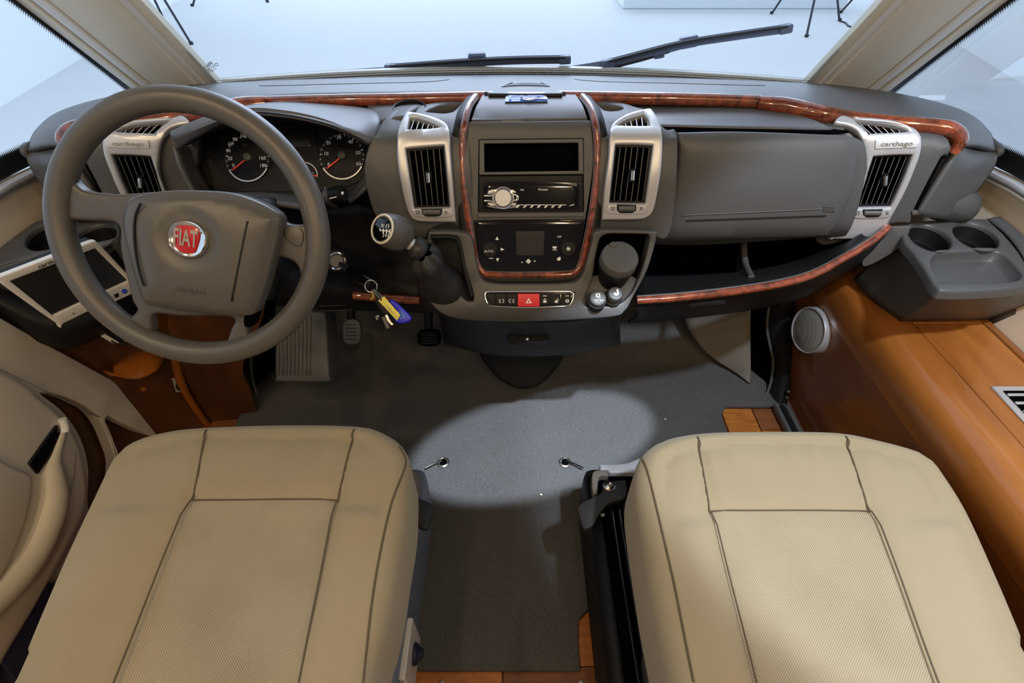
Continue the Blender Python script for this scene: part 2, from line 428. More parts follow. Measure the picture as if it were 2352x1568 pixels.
def ell(cx, cy, rx, ry, n=24, a0=0, rot=0):
    return [(cx + rx * cos(a) * cos(rot) - ry * sin(a) * sin(rot), cy + rx * cos(a) * sin(rot) + ry * sin(a) * cos(rot)) for a in (a0 + 2 * pi * i / n for i in range(n))]
def disc(name, cx, cy, rx, ry, surf, mat, parent=None, **k): return panel(name, ell(cx, cy, rx, ry, 16, 0, k.pop('rot', 0)), surf, mat, parent, **k)
def arc(name, cx, cy, rx, ry, a0, a1, wd, surf, mat, parent=None, lift=.001, n=24):
    A = [R(a0 + (a1 - a0) * i / n) for i in range(n + 1)]
    o = [(cx + rx * cos(a), cy - ry * sin(a), 1) for a in A]; i_ = [(cx + (rx - wd) * cos(a), cy - (ry - wd) * sin(a), 1) for a in reversed(A)]
    return panel(name, o + i_, surf, mat, parent, t=.0008, e=0, lift=lift, seg=50)
def line(name, a, b, wd, surf, mat, parent=None, lift=.001, t=.001, e=0):
    a, b = V(a), V(b); d = (b - a).normalized(); n = V((-d.y, d.x)) * wd / 2
    return panel(name, [tuple(p) + (1,) for p in (a + n, b + n, b - n, a - n)], surf, mat, parent, t=t, e=e, lift=lift, seg=20)
def text(name, s, x, y, hpx, surf, mat, parent=None, rot=0, lift=.0008, ext=.0003, wide=1, bold=0):
    """lettering standing on a surface; hpx = letter height measured on the photo"""
    P, n = surf.hit(x, y); P2 = surf.hit(x + 10 * cos(rot), y + 10 * sin(rot))[0]
    ex = (P2 - P); ex -= n * ex.dot(n); ex.normalize(); ey = n.cross(ex)
    P3 = surf.hit(x - hpx * sin(rot) * -1, y - hpx * cos(rot))[0]; size = max(.001, abs((P3 - P).dot(ey))) * 1.38
    c = bpy.data.curves.new(name, 'FONT'); c.body = s; c.size = size; c.extrude = ext; c.align_x = 'CENTER'; c.align_y = 'CENTER'
    c.resolution_u = 2; c.offset = bold
    tmp = bpy.data.objects.new('lettering', c); COL.objects.link(tmp); dg = bpy.context.evaluated_depsgraph_get()
    me = bpy.data.meshes.new_from_object(tmp.evaluated_get(dg)); bpy.data.objects.remove(tmp); me.materials.clear(); me.materials.append(M[mat]); me.name = name
    o = bpy.data.objects.new(name, me); COL.objects.link(o)
    m = Matrix((ex * wide, ey, n)).transposed().to_4x4(); m.translation = P + n * lift
    if parent:
        o.parent = parent
        if parent.parent is None: m.translation = m.translation - parent.location
    o.matrix_local = m
    return o
def mx(pts): return [(2352 - p[0],) + tuple(p[1:]) for p in reversed(pts)]

# ================================================================== STUDIO OUTSIDE (setting)
ZG = -.65
def plate(name, pts, mat, parent=None, kind='structure'):
    o = mk(name, pts, [tuple(range(len(pts)))], mat, parent)
    if kind and not parent: tag(o, kind=kind)
    return o
box('studio_floor', (0, 6, ZG - .05), (26, 30, .1), 'studio', b=0)['kind'] = 'structure'
box('studio_wall_left', (-5.72, 6.3, 2.5), (.1, 26, 6.4), 'studio_wall', rot=Matrix.Rotation(R(10.2), 3, 'Z'), b=0)['kind'] = 'structure'
box('studio_wall_right', (6.16, 6.3, 2.5), (.1, 26, 6.4), 'studio_wall', rot=Matrix.Rotation(R(-13.5), 3, 'Z'), b=0)['kind'] = 'structure'
box('studio_wall_back', (0, 16.5, 2.5), (18, .2, 6.4), 'studio_wall', b=0)['kind'] = 'structure'
# low white platform at the far end
pa, pb = aZ(1395, 22, ZG), aZ(2080, 14, ZG)
bp_ = box('platform', ((pa.x + pb.x) / 2 - .5, pa.y + .6, ZG + .2), (pb.x - pa.x - 1.6, 1.1, .4), 'studio_wall', b=.02)
tag(bp_, 'low white platform on the studio floor beyond the windscreen', 'platform')
def stand(feet, top, lab, cross=None):
    c = sum((V(f) for f in feet), V((0, 0, 0))) / len(feet)
    t = thing('light_stand', lab, 'tripod', (c.x, c.y, ZG), 'light stands in the studio')
    for f in feet: 
        tube('leg', [V(top), V(f)], .018, 'stand', t, n=1, seg=8)
        lathe('foot', V(f) + V((0, 0, .018)), (0, 0, 1), [(0, -.018), (.03, -.018), (.03, .02), (0, .025)], 'rubber', t, 10)
    tube('pole', [V(top) - V((0, 0, .35)), V(top) + V((0, 0, 1.2))], .02, 'stand', t, n=1, seg=8)
    lathe('collar', V(top), (0, 0, 1), [(.0, -.06), (.045, -.06), (.045, .06), (0, .06)], 'stand', t, 10)
    return t
f1 = aZ(440, 102, ZG); tp = aY(322, -40, f1.y + .55)
stand([f1, aZ(384, 60, ZG), V((-5.45, 8.3, ZG))], V((-5.3, 8.75, .75)), 'black tripod light stand seen through the windscreen beside the pillar on the driver side')
fa, fb, fc = aZ(1772, 32, ZG), aZ(1852, 85, ZG), aZ(1928, 48, ZG)
stand([fa, fb, fc], V(((fa.x + fb.x + fc.x) / 3, (fa.y + fb.y + fc.y) / 3 + .25, .62)), 'black tripod light stand standing with all three feet in view through the windscreen')
fd = aZ(1930, 30, ZG)
stand([fd, fd + V((.75, -.5, 0)), fd + V((.8, .4, 0))], fd + V((.6, .0, 1.0)), 'black tripod light stand half hidden behind the pillar on the passenger side')
fe = aZ(418, 12, ZG) + V((.25, -.1, 0))
stand([fe, fe + V((1.3, .4, 0)), fe + V((.7, 1.1, 0))], fe + V((.65, .5, 1.1)), 'black tripod light stand farthest away, its feet just showing at the top of the windscreen')

# ================================================================== CAB SHELL
fl = box('floor', (0, .2, -.06), (2.1, 3.4, .1), 'plank_b', b=0); fl['kind'] = 'structure'
# parquet blocks of the floor, seen at the passenger's step and behind the mat
def block(x0, x1, y0, y1, m): 
    box('plank', ((x0 + x1) / 2, (y0 + y1) / 2, -.006), (x1 - x0 - .0015, y1 - y0 - .0015, .012), m, fl, b=.0006)
block(.64, .735, .80, .985, 'plank_a'); block(.737, .86, .905, .985, 'plank_b'); block(.737, .86, .80, .903, 'plank_a')
block(-.2, -.02, .10, .30, 'plank_a'); block(-.018, .205, .10, .30, 'plank_b'); block(.14, .21, .30, .46, 'plank_a')
for x in (-.142, .14):
    lathe('screw', (x, .268, .001), (0, 0, 1), [(0, .004), (.006, .0035), (.0075, 0)], 'steel', fl, 12)
# walls below the windows, with ceiling and rear to close the cab
wr = plate('wall_right', [(1.05, -1.9, .2), (1.05, 1.5, .2), (1.05, 1.5, .69), (1.05, .97, .742), (1.05, -1.9, .70)], 'wall')
wl = plate('wall_left', [(-1.05, -1.9, -.2), (-1.05, 1.5, -.2), (-1.05, 1.5, .69), (-1.05, .97, .742), (-1.05, -1.9, .70)], 'wall')
for s, wn in ((1, wr), (-1, wl)):
    plate('upper_panel', [(s * 1.05, -1.9, .7), (s * 1.05, -.1, .725), (s * 1.05, -.1, 1.55), (s * 1.05, 1.02, 1.55), (s * 1.05, .80, 2), (s * 1.05, -1.9, 2)], 'ceil', wn)
cg = plate('ceiling', [(-1.06, -1.9, 2.0), (1.06, -1.9, 2.0), (1.06, .80, 2.0), (-1.06, .80, 2.0)], 'ceil')
plate('header_light_block', [(-1.06, .78, 2.0), (1.06, .78, 2.0), (1.06, 1.0, 1.60), (-1.06, 1.0, 1.60)], 'ceil', cg)  # unseen panel added to keep windscreen light off the seats
plate('wall_back', [(-1.06, -1.9, -.1), (1.06, -1.9, -.1), (1.06, -1.9, 2.0), (-1.06, -1.9, 2.0)], 'ceil')
plate('wall_front', [(-1.05, 1.48, -.1), (1.05, 1.48, -.1), (1.05, 1.48, .74), (-1.05, 1.48, .74)], 'black')

# windscreen: curved bottom edge, raked glass
def wpt(x, k):      # k runs from the base (0) to the header (1)
    y = 1.60 - .205 * (x / .8) ** 2 * .62
    return V((x * (1 - .0 * k), y - .80 * k, .772 + 1.15 * k))
win = thing('window_1', None, None, (0, 1.6, .78), kind='structure')
xs = [-.81, -.65, -.45, -.2, 0, .2, .45, .65, .81]
g = grid('glass', [[wpt(x, k) for x in xs] for k in (0, .35, .7, 1)], 'glass', win, 3, 2, 0)
def frit_strip(par, lo, hi, n, nm='dot_border', mat='frit'):
    vs, fs = [], []
    for i in range(n + 1): vs += [lo(i / n), hi(i / n)]
    for i in range(n): fs.append((2 * i, 2 * i + 2, 2 * i + 3, 2 * i + 1))
    o = mk(nm, vs, fs, mat, par); me = o.data; uv = me.uv_layers.new(name='UVMap'); L = sum((lo(i / n) - lo((i + 1) / n)).length for i in range(n))
    for p in me.polygons:
        for li in p.loop_indices:
            vi = me.loops[li].vertex_index; uv.data[li].uv = (vi // 2 / n * L / .0045, vi % 2)
    return o
frit_strip(win, lambda t: wpt(-.81 + 1.62 * t, .002) - V((0, .004, 0)), lambda t: wpt(-.81 + 1.62 * t, .034) - V((0, .004, 0)), 40, mat='frit2')
tube('rubber_seal', [wpt(x, -.004) - V((0, .004, 0)) for x in xs], .007, 'rubber', win, n=3)
# white bonnet edge outside the base of the windscreen
grid('cowl_panel', [[wpt(x, -.01) + V((0, .02, 0)) for x in xs], [wpt(x, .012) + V((0, .055, .0)) for x in xs], [wpt(x, -.03) + V((0, .14, 0)) for x in xs]], 'white', win, 3, 3, .004)
# maker's stamp etched into the lower corner of the glass
G1 = flat3(wpt(-.95, .05), wpt(-.7, .05), wpt(-.8, .4))
def stamp(x, y, a, n, h):   # unreadable small print: a row of short strokes
    for i in range(n):
        if (i * 7 + n) % 5: u = V((cos(-.55), sin(-.55))) * (i * a); line('glass_stamp', (x + u.x - h * .3, y + u.y - h * .45), (x + u.x + h * .3, y + u.y + h * .45), 1.1, G1, 'printd', win, lift=.003)
stamp(471, 153, 2.6, 8, 6); stamp(476, 147, 2.6, 5, 6); stamp(476, 158, 2.6, 9, 2.2); stamp(478, 161.5, 2.8, 7, 2.5); stamp(481, 165, 2.4, 8, 2)
disc('glass_stamp', 497, 146, 4, 3.4, G1, 'printd', win, holes=[ell(497, 146, 3, 2.4, 12)], e=0, t=.0005, lift=.003)

def side_window(s, nm):
    X = s * 1.045; wd = thing(nm, None, None, (X, .9, .75), kind='structure')
    def q(y, z, dx=0): return V((X - s * dx, y, z))
    # rounded lower front corner: belt line rising to the front, then the raked front edge
    low = [(-.1, .722), (.5, .736), (.97, .744), (1.2, .72), (1.40, .69), (1.50, .71), (1.515, .755), (1.30, 1.0), (1.06, 1.25), (.80, 1.5), (.4, 1.52), (-.1, 1.52)]
    mk('glass', [q(*p) for p in low], [tuple(range(len(low)))], 'glass', wd)
    edge = spline([V((0, y, z)) for y, z in low[:10]], 5)
    c = V((0, .55, 1.12))
    def rim(t, wdt):
        i = min(len(edge) - 2, int(t * (len(edge) - 1))); f = t * (len(edge) - 1) - i
        p = edge[i].lerp(edge[i + 1], f); tg = (edge[min(i + 2, len(edge) - 1)] - edge[max(0, i - 1)]).normalized(); n = V((0, -tg.z, tg.y))
        if n.dot(c - p) < 0: n = -n
        return p + n * wdt
    n = 60; vs, fs = [], []
    for i in range(n + 1): a, b = rim(i / n, 0), rim(i / n, .034); vs += [V((X - s * .004, a.y, a.z)), V((X - s * .004, b.y, b.z))]
    for i in range(n): fs.append((2 * i, 2 * i + 2, 2 * i + 3, 2 * i + 1))
    mk('black_border', vs, fs, 'rubber', wd)
    frit_strip(wd, lambda t: rim(t, .0335) + V((X - s * .0035, 0, 0)), lambda t: rim(t, .046) + V((X - s * .0035, 0, 0)), 60)
    tube('chrome_belt', [q(y, z - .012, .012) for y, z in ((-.1, .722), (.5, .736), (.97, .744), (1.2, .72))], .009, 'silver', wd, n=2)
    return wd
side_window(1, 'window_2'); side_window(-1, 'window_3')

# pillars: stepped strips between windscreen and side window
def pillar(s, nm):
    f = (lambda x: x) if s > 0 else (lambda x: 2352 - x)
    t = thing(nm, None, None, (s * .9, 1.45, .8), kind='structure')
    b0, b1 = aX(f(1845), 197, s * .80), aX(f(2042), 197, s * 1.02); u = aX(f(2027), 0, s * .80)
    S0 = flat3(b0, b1, u)
    def strip(n, lo0, lo1, hi0, hi1, mat, lift, e=2, t_=.02):
        # lo = x at y=205, hi = x at y=-60
        up = lambda a, b: a + (b - a) * (212 + 900) / 302
        quad(n, [(f(lo0), 212), (f(lo1), 212), (f(up(lo1, hi1)), -900), (f(up(lo0, hi0)), -900)], S0, mat, t, e=e, lift=lift, t=t_)
    sl = lambda a, b: b + (b - a) * 90 / 200
    strip('inner_lip', 1832, 1862, sl(1836, 2027), sl(1866, 2062), 'pillar', .0)
    strip('step', 1860, 1876, sl(1866, 2056), sl(1880, 2078), 'pillar_lt', .006)
    strip('main_cover', 1874, 1974, sl(1878, 2076), sl(1976, 2226), 'pillar', .012, 4)
    strip('light_strip', 1976, 1994, sl(1978, 2226), sl(1996, 2256), 'pillar_lt', .016)
    strip('groove', 1992, 2010, sl(1996, 2252), sl(2012, 2276), 'beige_dark', .004)
    strip('bead', 2003, 2014, sl(2006, 2266), sl(2017, 2282), 'pillar', .014)
    strip('outer_bead', 2014, 2030, sl(2017, 2276), sl(2034, 2302), 'pillar_lt', .010)
    return t
pillar(-1, 'trim_1'); pillar(1, 'trim_2')

# ================================================================== WIPERS
def wiper(pb, parm, clip, lab, Y):
    c = aY(*pb[1], Y)
    t = thing('windscreen_wiper', lab, 'wiper', c, 'windscreen wipers')
    P = [aY(x, y, Y - .0) for x, y in pb]
    tube('blade', P, .012, 'wiper', t, squash=((0, 1, 0), .6))
    tube('rubber_edge', [p + V((0, -.012, .007)) for p in P], .004, 'rubber', t)
    for e in (P[0], P[-1]):
        d = (P[-1] - P[0]).normalized(); box('end_cap', e, (.035, .022, .03), 'wiper', t, frame_rot(d, (0, 0, 1)), .004)
    tube('arm', [aY(x, y, Y + .02) for x, y in parm], [.020, .016, .011, .008], 'wiper', t, squash=((0, 1, 0), .5))
    k = aY(*clip, Y + .01); d = (P[-1] - P[0]).normalized()
    box('clip', k, (.052, .03, .028), 'wiper', t, frame_rot(d, (0, 0, 1)), .006)
    box('joint', k - d * .08 - V((0, 0, .018)), (.03, .02, .022), 'wiper', t, frame_rot(d, (0, 0, 1)), .004)
    tube('washer_hose', [k - d * .30 + V((0, 0, -.035)), k - d * .22 + V((0, 0, -.03)), k - d * .12 - V((0, 0, .024)), k - d * .05 - V((0, 0, .016))], .004, 'rubber', t)
wiper([(898, 156), (1060, 144), (1180, 138), (1297, 136)], [(755, 181), (860, 168), (960, 160), (1090, 140)], (1096, 134), 'windscreen wiper lying almost flat in front of the driver', 1.64)
wiper([(1396, 145), (1560, 103), (1690, 82), (1803, 66)], [(1318, 166), (1395, 150), (1490, 125), (1582, 102)], (1581, 96), 'windscreen wiper raised at a slant on the passenger side', 1.64)

cbp = [aZ(x, y, ZG + .012) for x, y in ((1928, 48), (1942, 52), (1950, 60), (1966, 62))]
tag(tube('floor_cable', cbp, .012, 'stand'), 'thin dark cable lying on the studio floor by a tripod foot', 'cable')

# ================================================================== DASHBOARD
S_con = prof([(195, 1.12), (222, 1.033), (250, .976), (275, .9455), (300, .925), (450, .8765), (630, .8137), (648, .80), (665, .782), (690, .770), (735, .745)])
S_ven = prof([(225, 1.08), (240, 1.04), (262, .985), (290, .945), (308, .925), (320, .912), (400, .882), (500, .86), (545, .85)])
S_glv = prof([(226, 1.15), (262, 1.05), (288, .99), (300, .965), (330, .945), (400, .93), (480, .915), (530, .912), (552, .93)])
S_vR = Sheet([aD(2035, 255, .985), aD(2035, 285, .967), aD(2035, 310, .962), aD(2035, 330, .965), aD(2035, 410, .993), aD(2035, 475, 1.02), aD(2035, 525, 1.043), aD(2035, 560, 1.06)], R(-16))
S_vL = Sheet([aD(317, 255, .985), aD(317, 285, .967), aD(317, 310, .962), aD(317, 330, .965), aD(317, 410, .993), aD(317, 475, 1.02), aD(317, 525, 1.043), aD(317, 560, 1.06)], R(16))
D = thing('dashboard', 'dark grey dashboard with burl wood trim spanning the cab under the windscreen', 'dashboard', (0, 1.2, .4))
def mr(rows): return [[(2352 - x, y, Y) for x, y, Y in reversed(r)] + list(r) for r in rows]
def YG(rows): return [[aY(*p) for p in r] for r in rows]
far = [(1500, 176, 1.585), (1850, 190, 1.47), (2010, 206, 1.40), (2130, 228, 1.30), (2222, 258, 1.16), (2272, 300, 1.07), (2290, 345, 1.01)]
near = [(1500, 217, 1.10), (1745, 226, 1.09), (1890, 256, 1.05), (2050, 274, 1.02), (2150, 284, 1.0), (2200, 302, .985), (2212, 335, .972)]
far_c, near_c = (1176, 171, 1.60), (1176, 214, 1.10)
def both(h, c): return [(2352 - x, y, Y) for x, y, Y in reversed(h)] + [c] + list(h)
F_, N_ = YG([both(far, far_c), both(near, near_c)])
rows = [F_, [a.lerp(b, .33) + V((0, 0, .004)) for a, b in zip(F_, N_)], [a.lerp(b, .66) + V((0, 0, .005)) for a, b in zip(F_, N_)], N_]
S_dk = Skin(grid('deck', rows, 'deck', D, 4, 3, .01))
S_deck = Flat(aY(1500, 190, 1.40), aY(1500, 190, 1.40).__class__((0, .12, 1)))
S_deck = flat3(aY(1500, 178, 1.56) + V((0, 0, .004)), aY(1800, 186, 1.50) + V((0, 0, .006)), aY(1600, 216, 1.11) + V((0, 0, .008)))
gr = [(1322, 181), (1352, 186), (1420, 189), (1560, 192), (1700, 196), (1757, 196), (1710, 189), (1640, 186), (1420, 180)]
panel('defrost_grille', gr, S_dk, 'dots', D, e=0, t=.001, lift=.0012)
panel('defrost_grille', mx([(x, y + 1) for x, y in gr]), S_dk, 'dots', D, e=0, t=.001, lift=.0012)
# end lobes either side
for s in (1, -1):
    g = lambda r: [aY(x if s > 0 else 2352 - x, y, Y) for x, y, Y in r]
    grid('end_cap', [g([(2205, 296, .985), (2226, 268, 1.12), (2272, 300, 1.068), (2290, 342, 1.012)]),
                     g([(2194, 352, .962), (2236, 360, .985), (2270, 362, 1.0), (2286, 380, .995)]),
                     g([(2150, 425, .945), (2192, 432, .955), (2222, 440, .965), (2240, 446, .975)]),
                     g([(2108, 494, .93), (2136, 500, .935), (2164, 504, .945), (2190, 507, .955)])], 'dash', D, 5, 5, .012)
    # dark ball shaped foot of the end cap
    c = aX((2232 if s > 0 else 120), 470, s * .985)
    lathe('end_foot', c - V((s * .05, 0, 0)), (s, .05, -.15), [(.0, -.03), (.034, -.02), (.038, .02), (.034, .042), (.02, .055), (0, .058)], 'dash', D, 24)

# burl trim rails: main rail, thicker outer pieces with the rounded corner
def rail(nm, pts, r, mat='burl'): return tube(nm, [aY(x, y, Y) for x, y, Y in pts], r, mat, D, n=8, seg=14)
rail('trim_rail', [(545, 238, 1.10), (700, 233, 1.09), (900, 229, 1.085), (1050, 226, 1.085), (1176, 224, 1.085), (1320, 224, 1.085), (1500, 227, 1.085), (1640, 230, 1.085), (1746, 234, 1.08)], .0125)
tube('trim_edge', [aY(x, y, Y) for x, y, Y in [(545, 229, 1.105), (800, 222, 1.10), (1176, 214, 1.10), (1500, 216.5, 1.10), (1746, 224, 1.09)]], .0035, 'deck', D)
o_r = [(1742, 236, 1.075), (1800, 243, 1.06), (1885, 262, 1.035), (1960, 272, 1.02), (2060, 283, .995), (2150, 291, .975), (2186, 299, .965), (2203, 316, .958), (2198, 336, .955), (2186, 352, .953)]
rail('trim_corner', o_r, [.013, .016, .0165, .013, .0135, .0145, .015, .0145, .012, .010])
rail('trim_corner', [(2352 - x, y, Y) for x, y, Y in o_r], [.013, .016, .0165, .013, .0135, .0145, .015, .0145, .012, .010])
# black sheet painted in for the shade under the rail
panel('rail_shade', [(560, 240), (880, 226), (1176, 226), (1500, 228), (1745, 236), (1900, 262), (1900, 290), (1745, 262), (1500, 262), (1176, 262), (880, 262), (560, 262)], Flat((0, 1.09, .85), (0, -.5, 1)), 'black', D, e=0, t=.004)

# plain shells behind everything
panel('inner_shell', [(905, 247), (960, 236), (1012, 226), (1074, 222, 1), (1080, 380, 1), (1095, 545, 1), (1000, 548), (930, 545), (880, 520), (850, 470), (835, 380), (860, 300)], S_ven, 'dash', D, holes=[[(976, 249), (984, 245, 1), (1010, 236), (1060, 229, 1), (1050, 240), (1040, 249), (1022, 253), (1000, 252)], [(933, 343, 1), (1022, 336, 1), (1035, 475, 1), (952, 477, 1)], [(942, 277, 1), (955, 276), (990, 287), (1017, 301, 1), (980, 305), (937, 307, 1)]], e=4, lift=-.004, step=22, t=.02)
panel('oddments_pocket', [(970, 258), (985, 240), (1020, 230), (1070, 224), (1062, 245), (1040, 258)], S_ven, 'void', D, e=0, lift=-.022, t=.002)
panel('inner_shell', [(1368, 222, 1), (1420, 226), (1460, 238), (1495, 250), (1530, 290), (1556, 300), (1556, 420), (1535, 545), (1470, 530), (1375, 528, 1), (1368, 380, 1)], S_ven, 'dash', D, holes=[[(1372, 230, 1), (1400, 234), (1432, 240), (1424, 246), (1402, 248), (1386, 244)], [(1411, 333, 1), (1498, 335, 1), (1481, 466, 1), (1397, 465, 1)], [(1413, 297, 1), (1440, 280), (1476, 269, 1), (1486, 280), (1492, 298, 1), (1450, 298)]], e=4, lift=-.004, step=22, t=.02)
panel('oddments_pocket', [(1360, 226), (1400, 228), (1445, 238), (1430, 252), (1395, 254), (1375, 246)], S_ven, 'void', D, e=0, lift=-.022, t=.002)
# cup ring left of the pocket
rc = aY(940, 243, 1.04)
lathe('cup_ring', rc + V((0, 0, -.012)), (0, -.1, 1), [(.031, -.01), (.034, .008), (.0325, .0115), (.030, .0105), (.029, -.01)], 'black', D, 32)
grid('left_shelf', YG([[(840, 235, 1.10), (905, 236, 1.09), (975, 235, 1.085)], [(850, 252, 1.045), (895, 250, 1.035), (955, 248, 1.02)], [(868, 285, .975), (890, 275, .975), (925, 268, .975)]]), 'dash', D, 4, 4, .008)

# glovebox side: upper lid, slot and shell around the door
panel('upper_lid', [(1432, 243, 1), (1560, 246), (1720, 251), (1790, 258), (1860, 275), (1912, 299, 1), (1880, 299), (1700, 295), (1512, 291, 1), (1470, 262)], S_glv, 'deck', D, e=3, step=18, lift=.004)
panel('lid_slot', [(1500, 289), (1700, 292), (1912, 297), (1930, 306), (1700, 303), (1500, 300)], S_glv, 'void', D, e=0, lift=.001, t=.003)
panel('right_shell', [(1480, 250), (1900, 262), (1945, 300), (1990, 330), (1990, 420), (1950, 540), (1880, 552), (1480, 562), (1500, 430), (1510, 300)], S_glv, 'dash', D, e=2, lift=-.006, step=25, t=.02)
GL = thing('glovebox', 'dark grey glovebox door with a moulded line in front of the passenger seat', 'glovebox', (.45, .93, .76))
panel('door', [(1548, 306, 1), (1700, 304), (1945, 312, 1), (1962, 325), (1966, 390), (1952, 450), (1926, 505), (1904, 532), (1880, 541), (1700, 546), (1512, 552), (1520, 500), (1545, 420), (1556, 350)], S_glv, 'dash', GL, e=7, lift=.006, step=20, t=.02,
      hf=lambda u, v, d: .010 * max(0, min(1, d / 120)) ** .7)
line('moulded_line', (1563, 489), (1880, 475), 2.2, S_glv, 'grey', GL, lift=.0145, t=.003, e=.8)
line('moulded_line', (1572, 501), (1890, 490), 1.0, S_glv, 'black', GL, lift=.0145, t=.003)
text('airbag_lettering', 'AIRBAG', 1898, 474, 6, S_glv, 'grey', GL, rot=-.03, lift=.0145)
for y in (469.5, 479): line('airbag_mark', (1884, y), (1914, y - 1), 1, S_glv, 'grey', GL, lift=.0145)
line('door_joint', (1556, 330), (1548, 420), 1.6, S_glv, 'black', GL, lift=.0125)

# right end panel with slot, and its left twin
rp = [(1905, 268), (2050, 283), (2120, 290), (2170, 303), (2188, 322), (2187, 348), (2166, 362, 1), (2132, 425), (2100, 490), (2094, 516, 1), (2040, 520), (1880, 562), (1900, 400)]
for S_, f in ((S_vR, lambda p: p), (S_vL, mx)):
    panel('end_panel', f(rp), S_, 'dash', D, holes=[f([(2002, 357, 1), (2093, 353, 1), (2043, 473, 1), (1961, 475, 1)]), f([(1957, 283, 1), (2000, 286), (2042, 291), (2074, 300), (2083, 308, 1), (2040, 310), (1991, 312, 1), (1975, 296)])], e=5, lift=-.006, step=25, t=.03)
    panel('slot', f([(2163, 364, 1), (2178, 352, 1), (2112, 487, 1), (2100, 492, 1)]), S_, 'void', D, e=0, lift=-.012, t=.004)
    panel('clip', f([(2096, 487), (2110, 486), (2110, 493), (2096, 495)]), S_, 'grey', D, e=1.5, lift=-.002)

# console face
panel('console_lid', [(1083, 279, 1), (1092, 252), (1108, 222, 1), (1215, 220), (1322, 221, 1), (1338, 245), (1349, 276, 1), (1215, 278)], S_con, 'deck', D, e=2, lift=.004, step=16)
panel('console_face', [(1076, 281, 1), (1215, 280), (1357, 278, 1), (1362, 330), (1362, 385), (1345, 500), (1336, 560), (1322, 622), (1100, 622), (1088, 540), (1074, 400), (1072, 330)], S_con, 'dash', D,
      holes=[[(1100, 321, 1), (1340, 318, 1), (1341, 486, 1), (1098, 487, 1)]], e=2, lift=.002, step=20)
# black channel and burl loop running round the face
W = [(1094, 226), (1078, 250), (1069, 285), (1064, 330), (1064, 400), (1074, 480), (1084, 545), (1094, 595), (1106, 620), (1128, 629), (1215, 630), (1300, 628), (1322, 622), (1336, 600), (1346, 555), (1358, 490), (1369, 400), (1370, 330), (1365, 285), (1354, 250), (1336, 226)]
def along(nm, off, mat, lift, r, sq):
    P = [];
    for i, (x, y) in enumerate(W):
        a, b = V(W[max(0, i - 1)]), V(W[min(len(W) - 1, i + 1)]); t = (b - a).normalized(); q = V((x, y)) + V((t.y, -t.x)) * -off
        p, n = S_con.hit(q.x, q.y); P.append(p + n * lift)
    return tube(nm, P, r, mat, D, n=6, seg=10)
along('black_channel', 13, 'black', -.012, .013, None)
along('wood_loop', 1, 'burl', .003, .0062, None)
along('loop_edge', -6, 'grey', .0035, .0016, None)
along('loop_edge', 8, 'grey', .0035, .0016, None)
# storage slot
st = thing('storage_slot', 'empty black storage slot above the car radio', 'storage slot', (.03, .92, .80))
panel('bezel', [(1101, 322, 1), (1339, 319, 1), (1340, 400, 1), (1101, 402, 1)], S_con, 'grey', st, holes=[[(1112, 330, 1), (1328, 328, 1), (1329, 392, 1), (1113, 395, 1)]], e=2, lift=.003, smooth=True)
quad('cavity', [(1106, 325), (1334, 322), (1334, 396), (1106, 398)], S_con, 'void', st, lift=-.02, e=0, t=.002)
for q in ([(1110, 330), (1116, 330), (1116, 394), (1110, 395)], [(1326, 328), (1332, 328), (1332, 393), (1326, 393)]): quad('cavity_side', q, S_con, 'void', st, lift=-.006, e=0, t=.014)
# radio
rd = thing('car_radio', 'black car radio with round chrome volume knob in the centre console', 'radio', (.04, .88, .75))
panel('faceplate', [(1100, 404, 1), (1339, 402, 1), (1340, 486, 1), (1099, 487, 1)], S_con, 'black', rd, e=2, lift=.0)
panel('front', [(1111, 420), (1118, 418), (1215, 416), (1322, 419), (1330, 424), (1331, 470), (1324, 478), (1215, 480), (1116, 479), (1110, 472)], S_con, 'gloss', rd, e=2, lift=.006)
S_rad = S_con
P, n = S_con.hit(1156, 454); P += n * .006
lathe('volume_knob', P, n, [(.0165, 0), (.0165, .010), (.0145, .0125), (0, .0125)], 'silver', rd, 28)
lathe('knob_ring', P, n, [(.0175, 0), (.0205, .003), (.0175, .004)], 'chrome', rd, 28)
panel('chrome_spoke', [(1112, 447), (1128, 447), (1140, 440), (1140, 444), (1128, 451), (1112, 451)], S_con, 'chrome', rd, lift=.008, e=1)
panel('chrome_spoke', [(1112, 459), (1128, 459), (1140, 466), (1142, 472), (1126, 463), (1112, 463)], S_con, 'chrome', rd, lift=.008, e=1)
panel('chrome_spoke', [(1172, 440), (1184, 446), (1190, 448), (1192, 456), (1188, 462), (1178, 462), (1170, 469), (1168, 466), (1178, 459), (1186, 457), (1185, 450), (1174, 445)], S_con, 'chrome', rd, lift=.008, e=1)
for q in ([(1122, 438), (1138, 434), (1142, 436), (1132, 444), (1120, 445)], [(1120, 465), (1132, 466), (1142, 472), (1126, 472)], [(1171, 435), (1180, 436), (1186, 443), (1176, 441)], [(1170, 471), (1178, 466), (1187, 466), (1182, 472)]):
    panel('key', q, S_con, 'silver', rd, lift=.007, e=1)
panel('chrome_swoosh', [(1115, 470, 1), (1135, 474), (1160, 476), (1190, 470), (1186, 476), (1150, 479), (1125, 475)], S_con, 'chrome', rd, lift=.0075, e=1)
for i in range(7):
    x = 1190 + i * 16; panel('preset_key', [(x, 469, 1), (x + 14, 469, 1), (x + 14, 471, 1), (x + 4, 471, 1), (x, 477, 1), (x - 6, 477, 1)], S_con, 'silver', rd, lift=.0075, e=.5)
panel('chrome_tip', [(1307, 471, 1), (1318, 468, 1), (1317, 471), (1306, 473, 1)], S_con, 'chrome', rd, lift=.0075, e=.5)
panel('glossy_band', [(1280, 421), (1325, 421, 1), (1323, 428, 1), (1300, 424)], S_con, 'grey', rd, lift=.0068, e=.5)
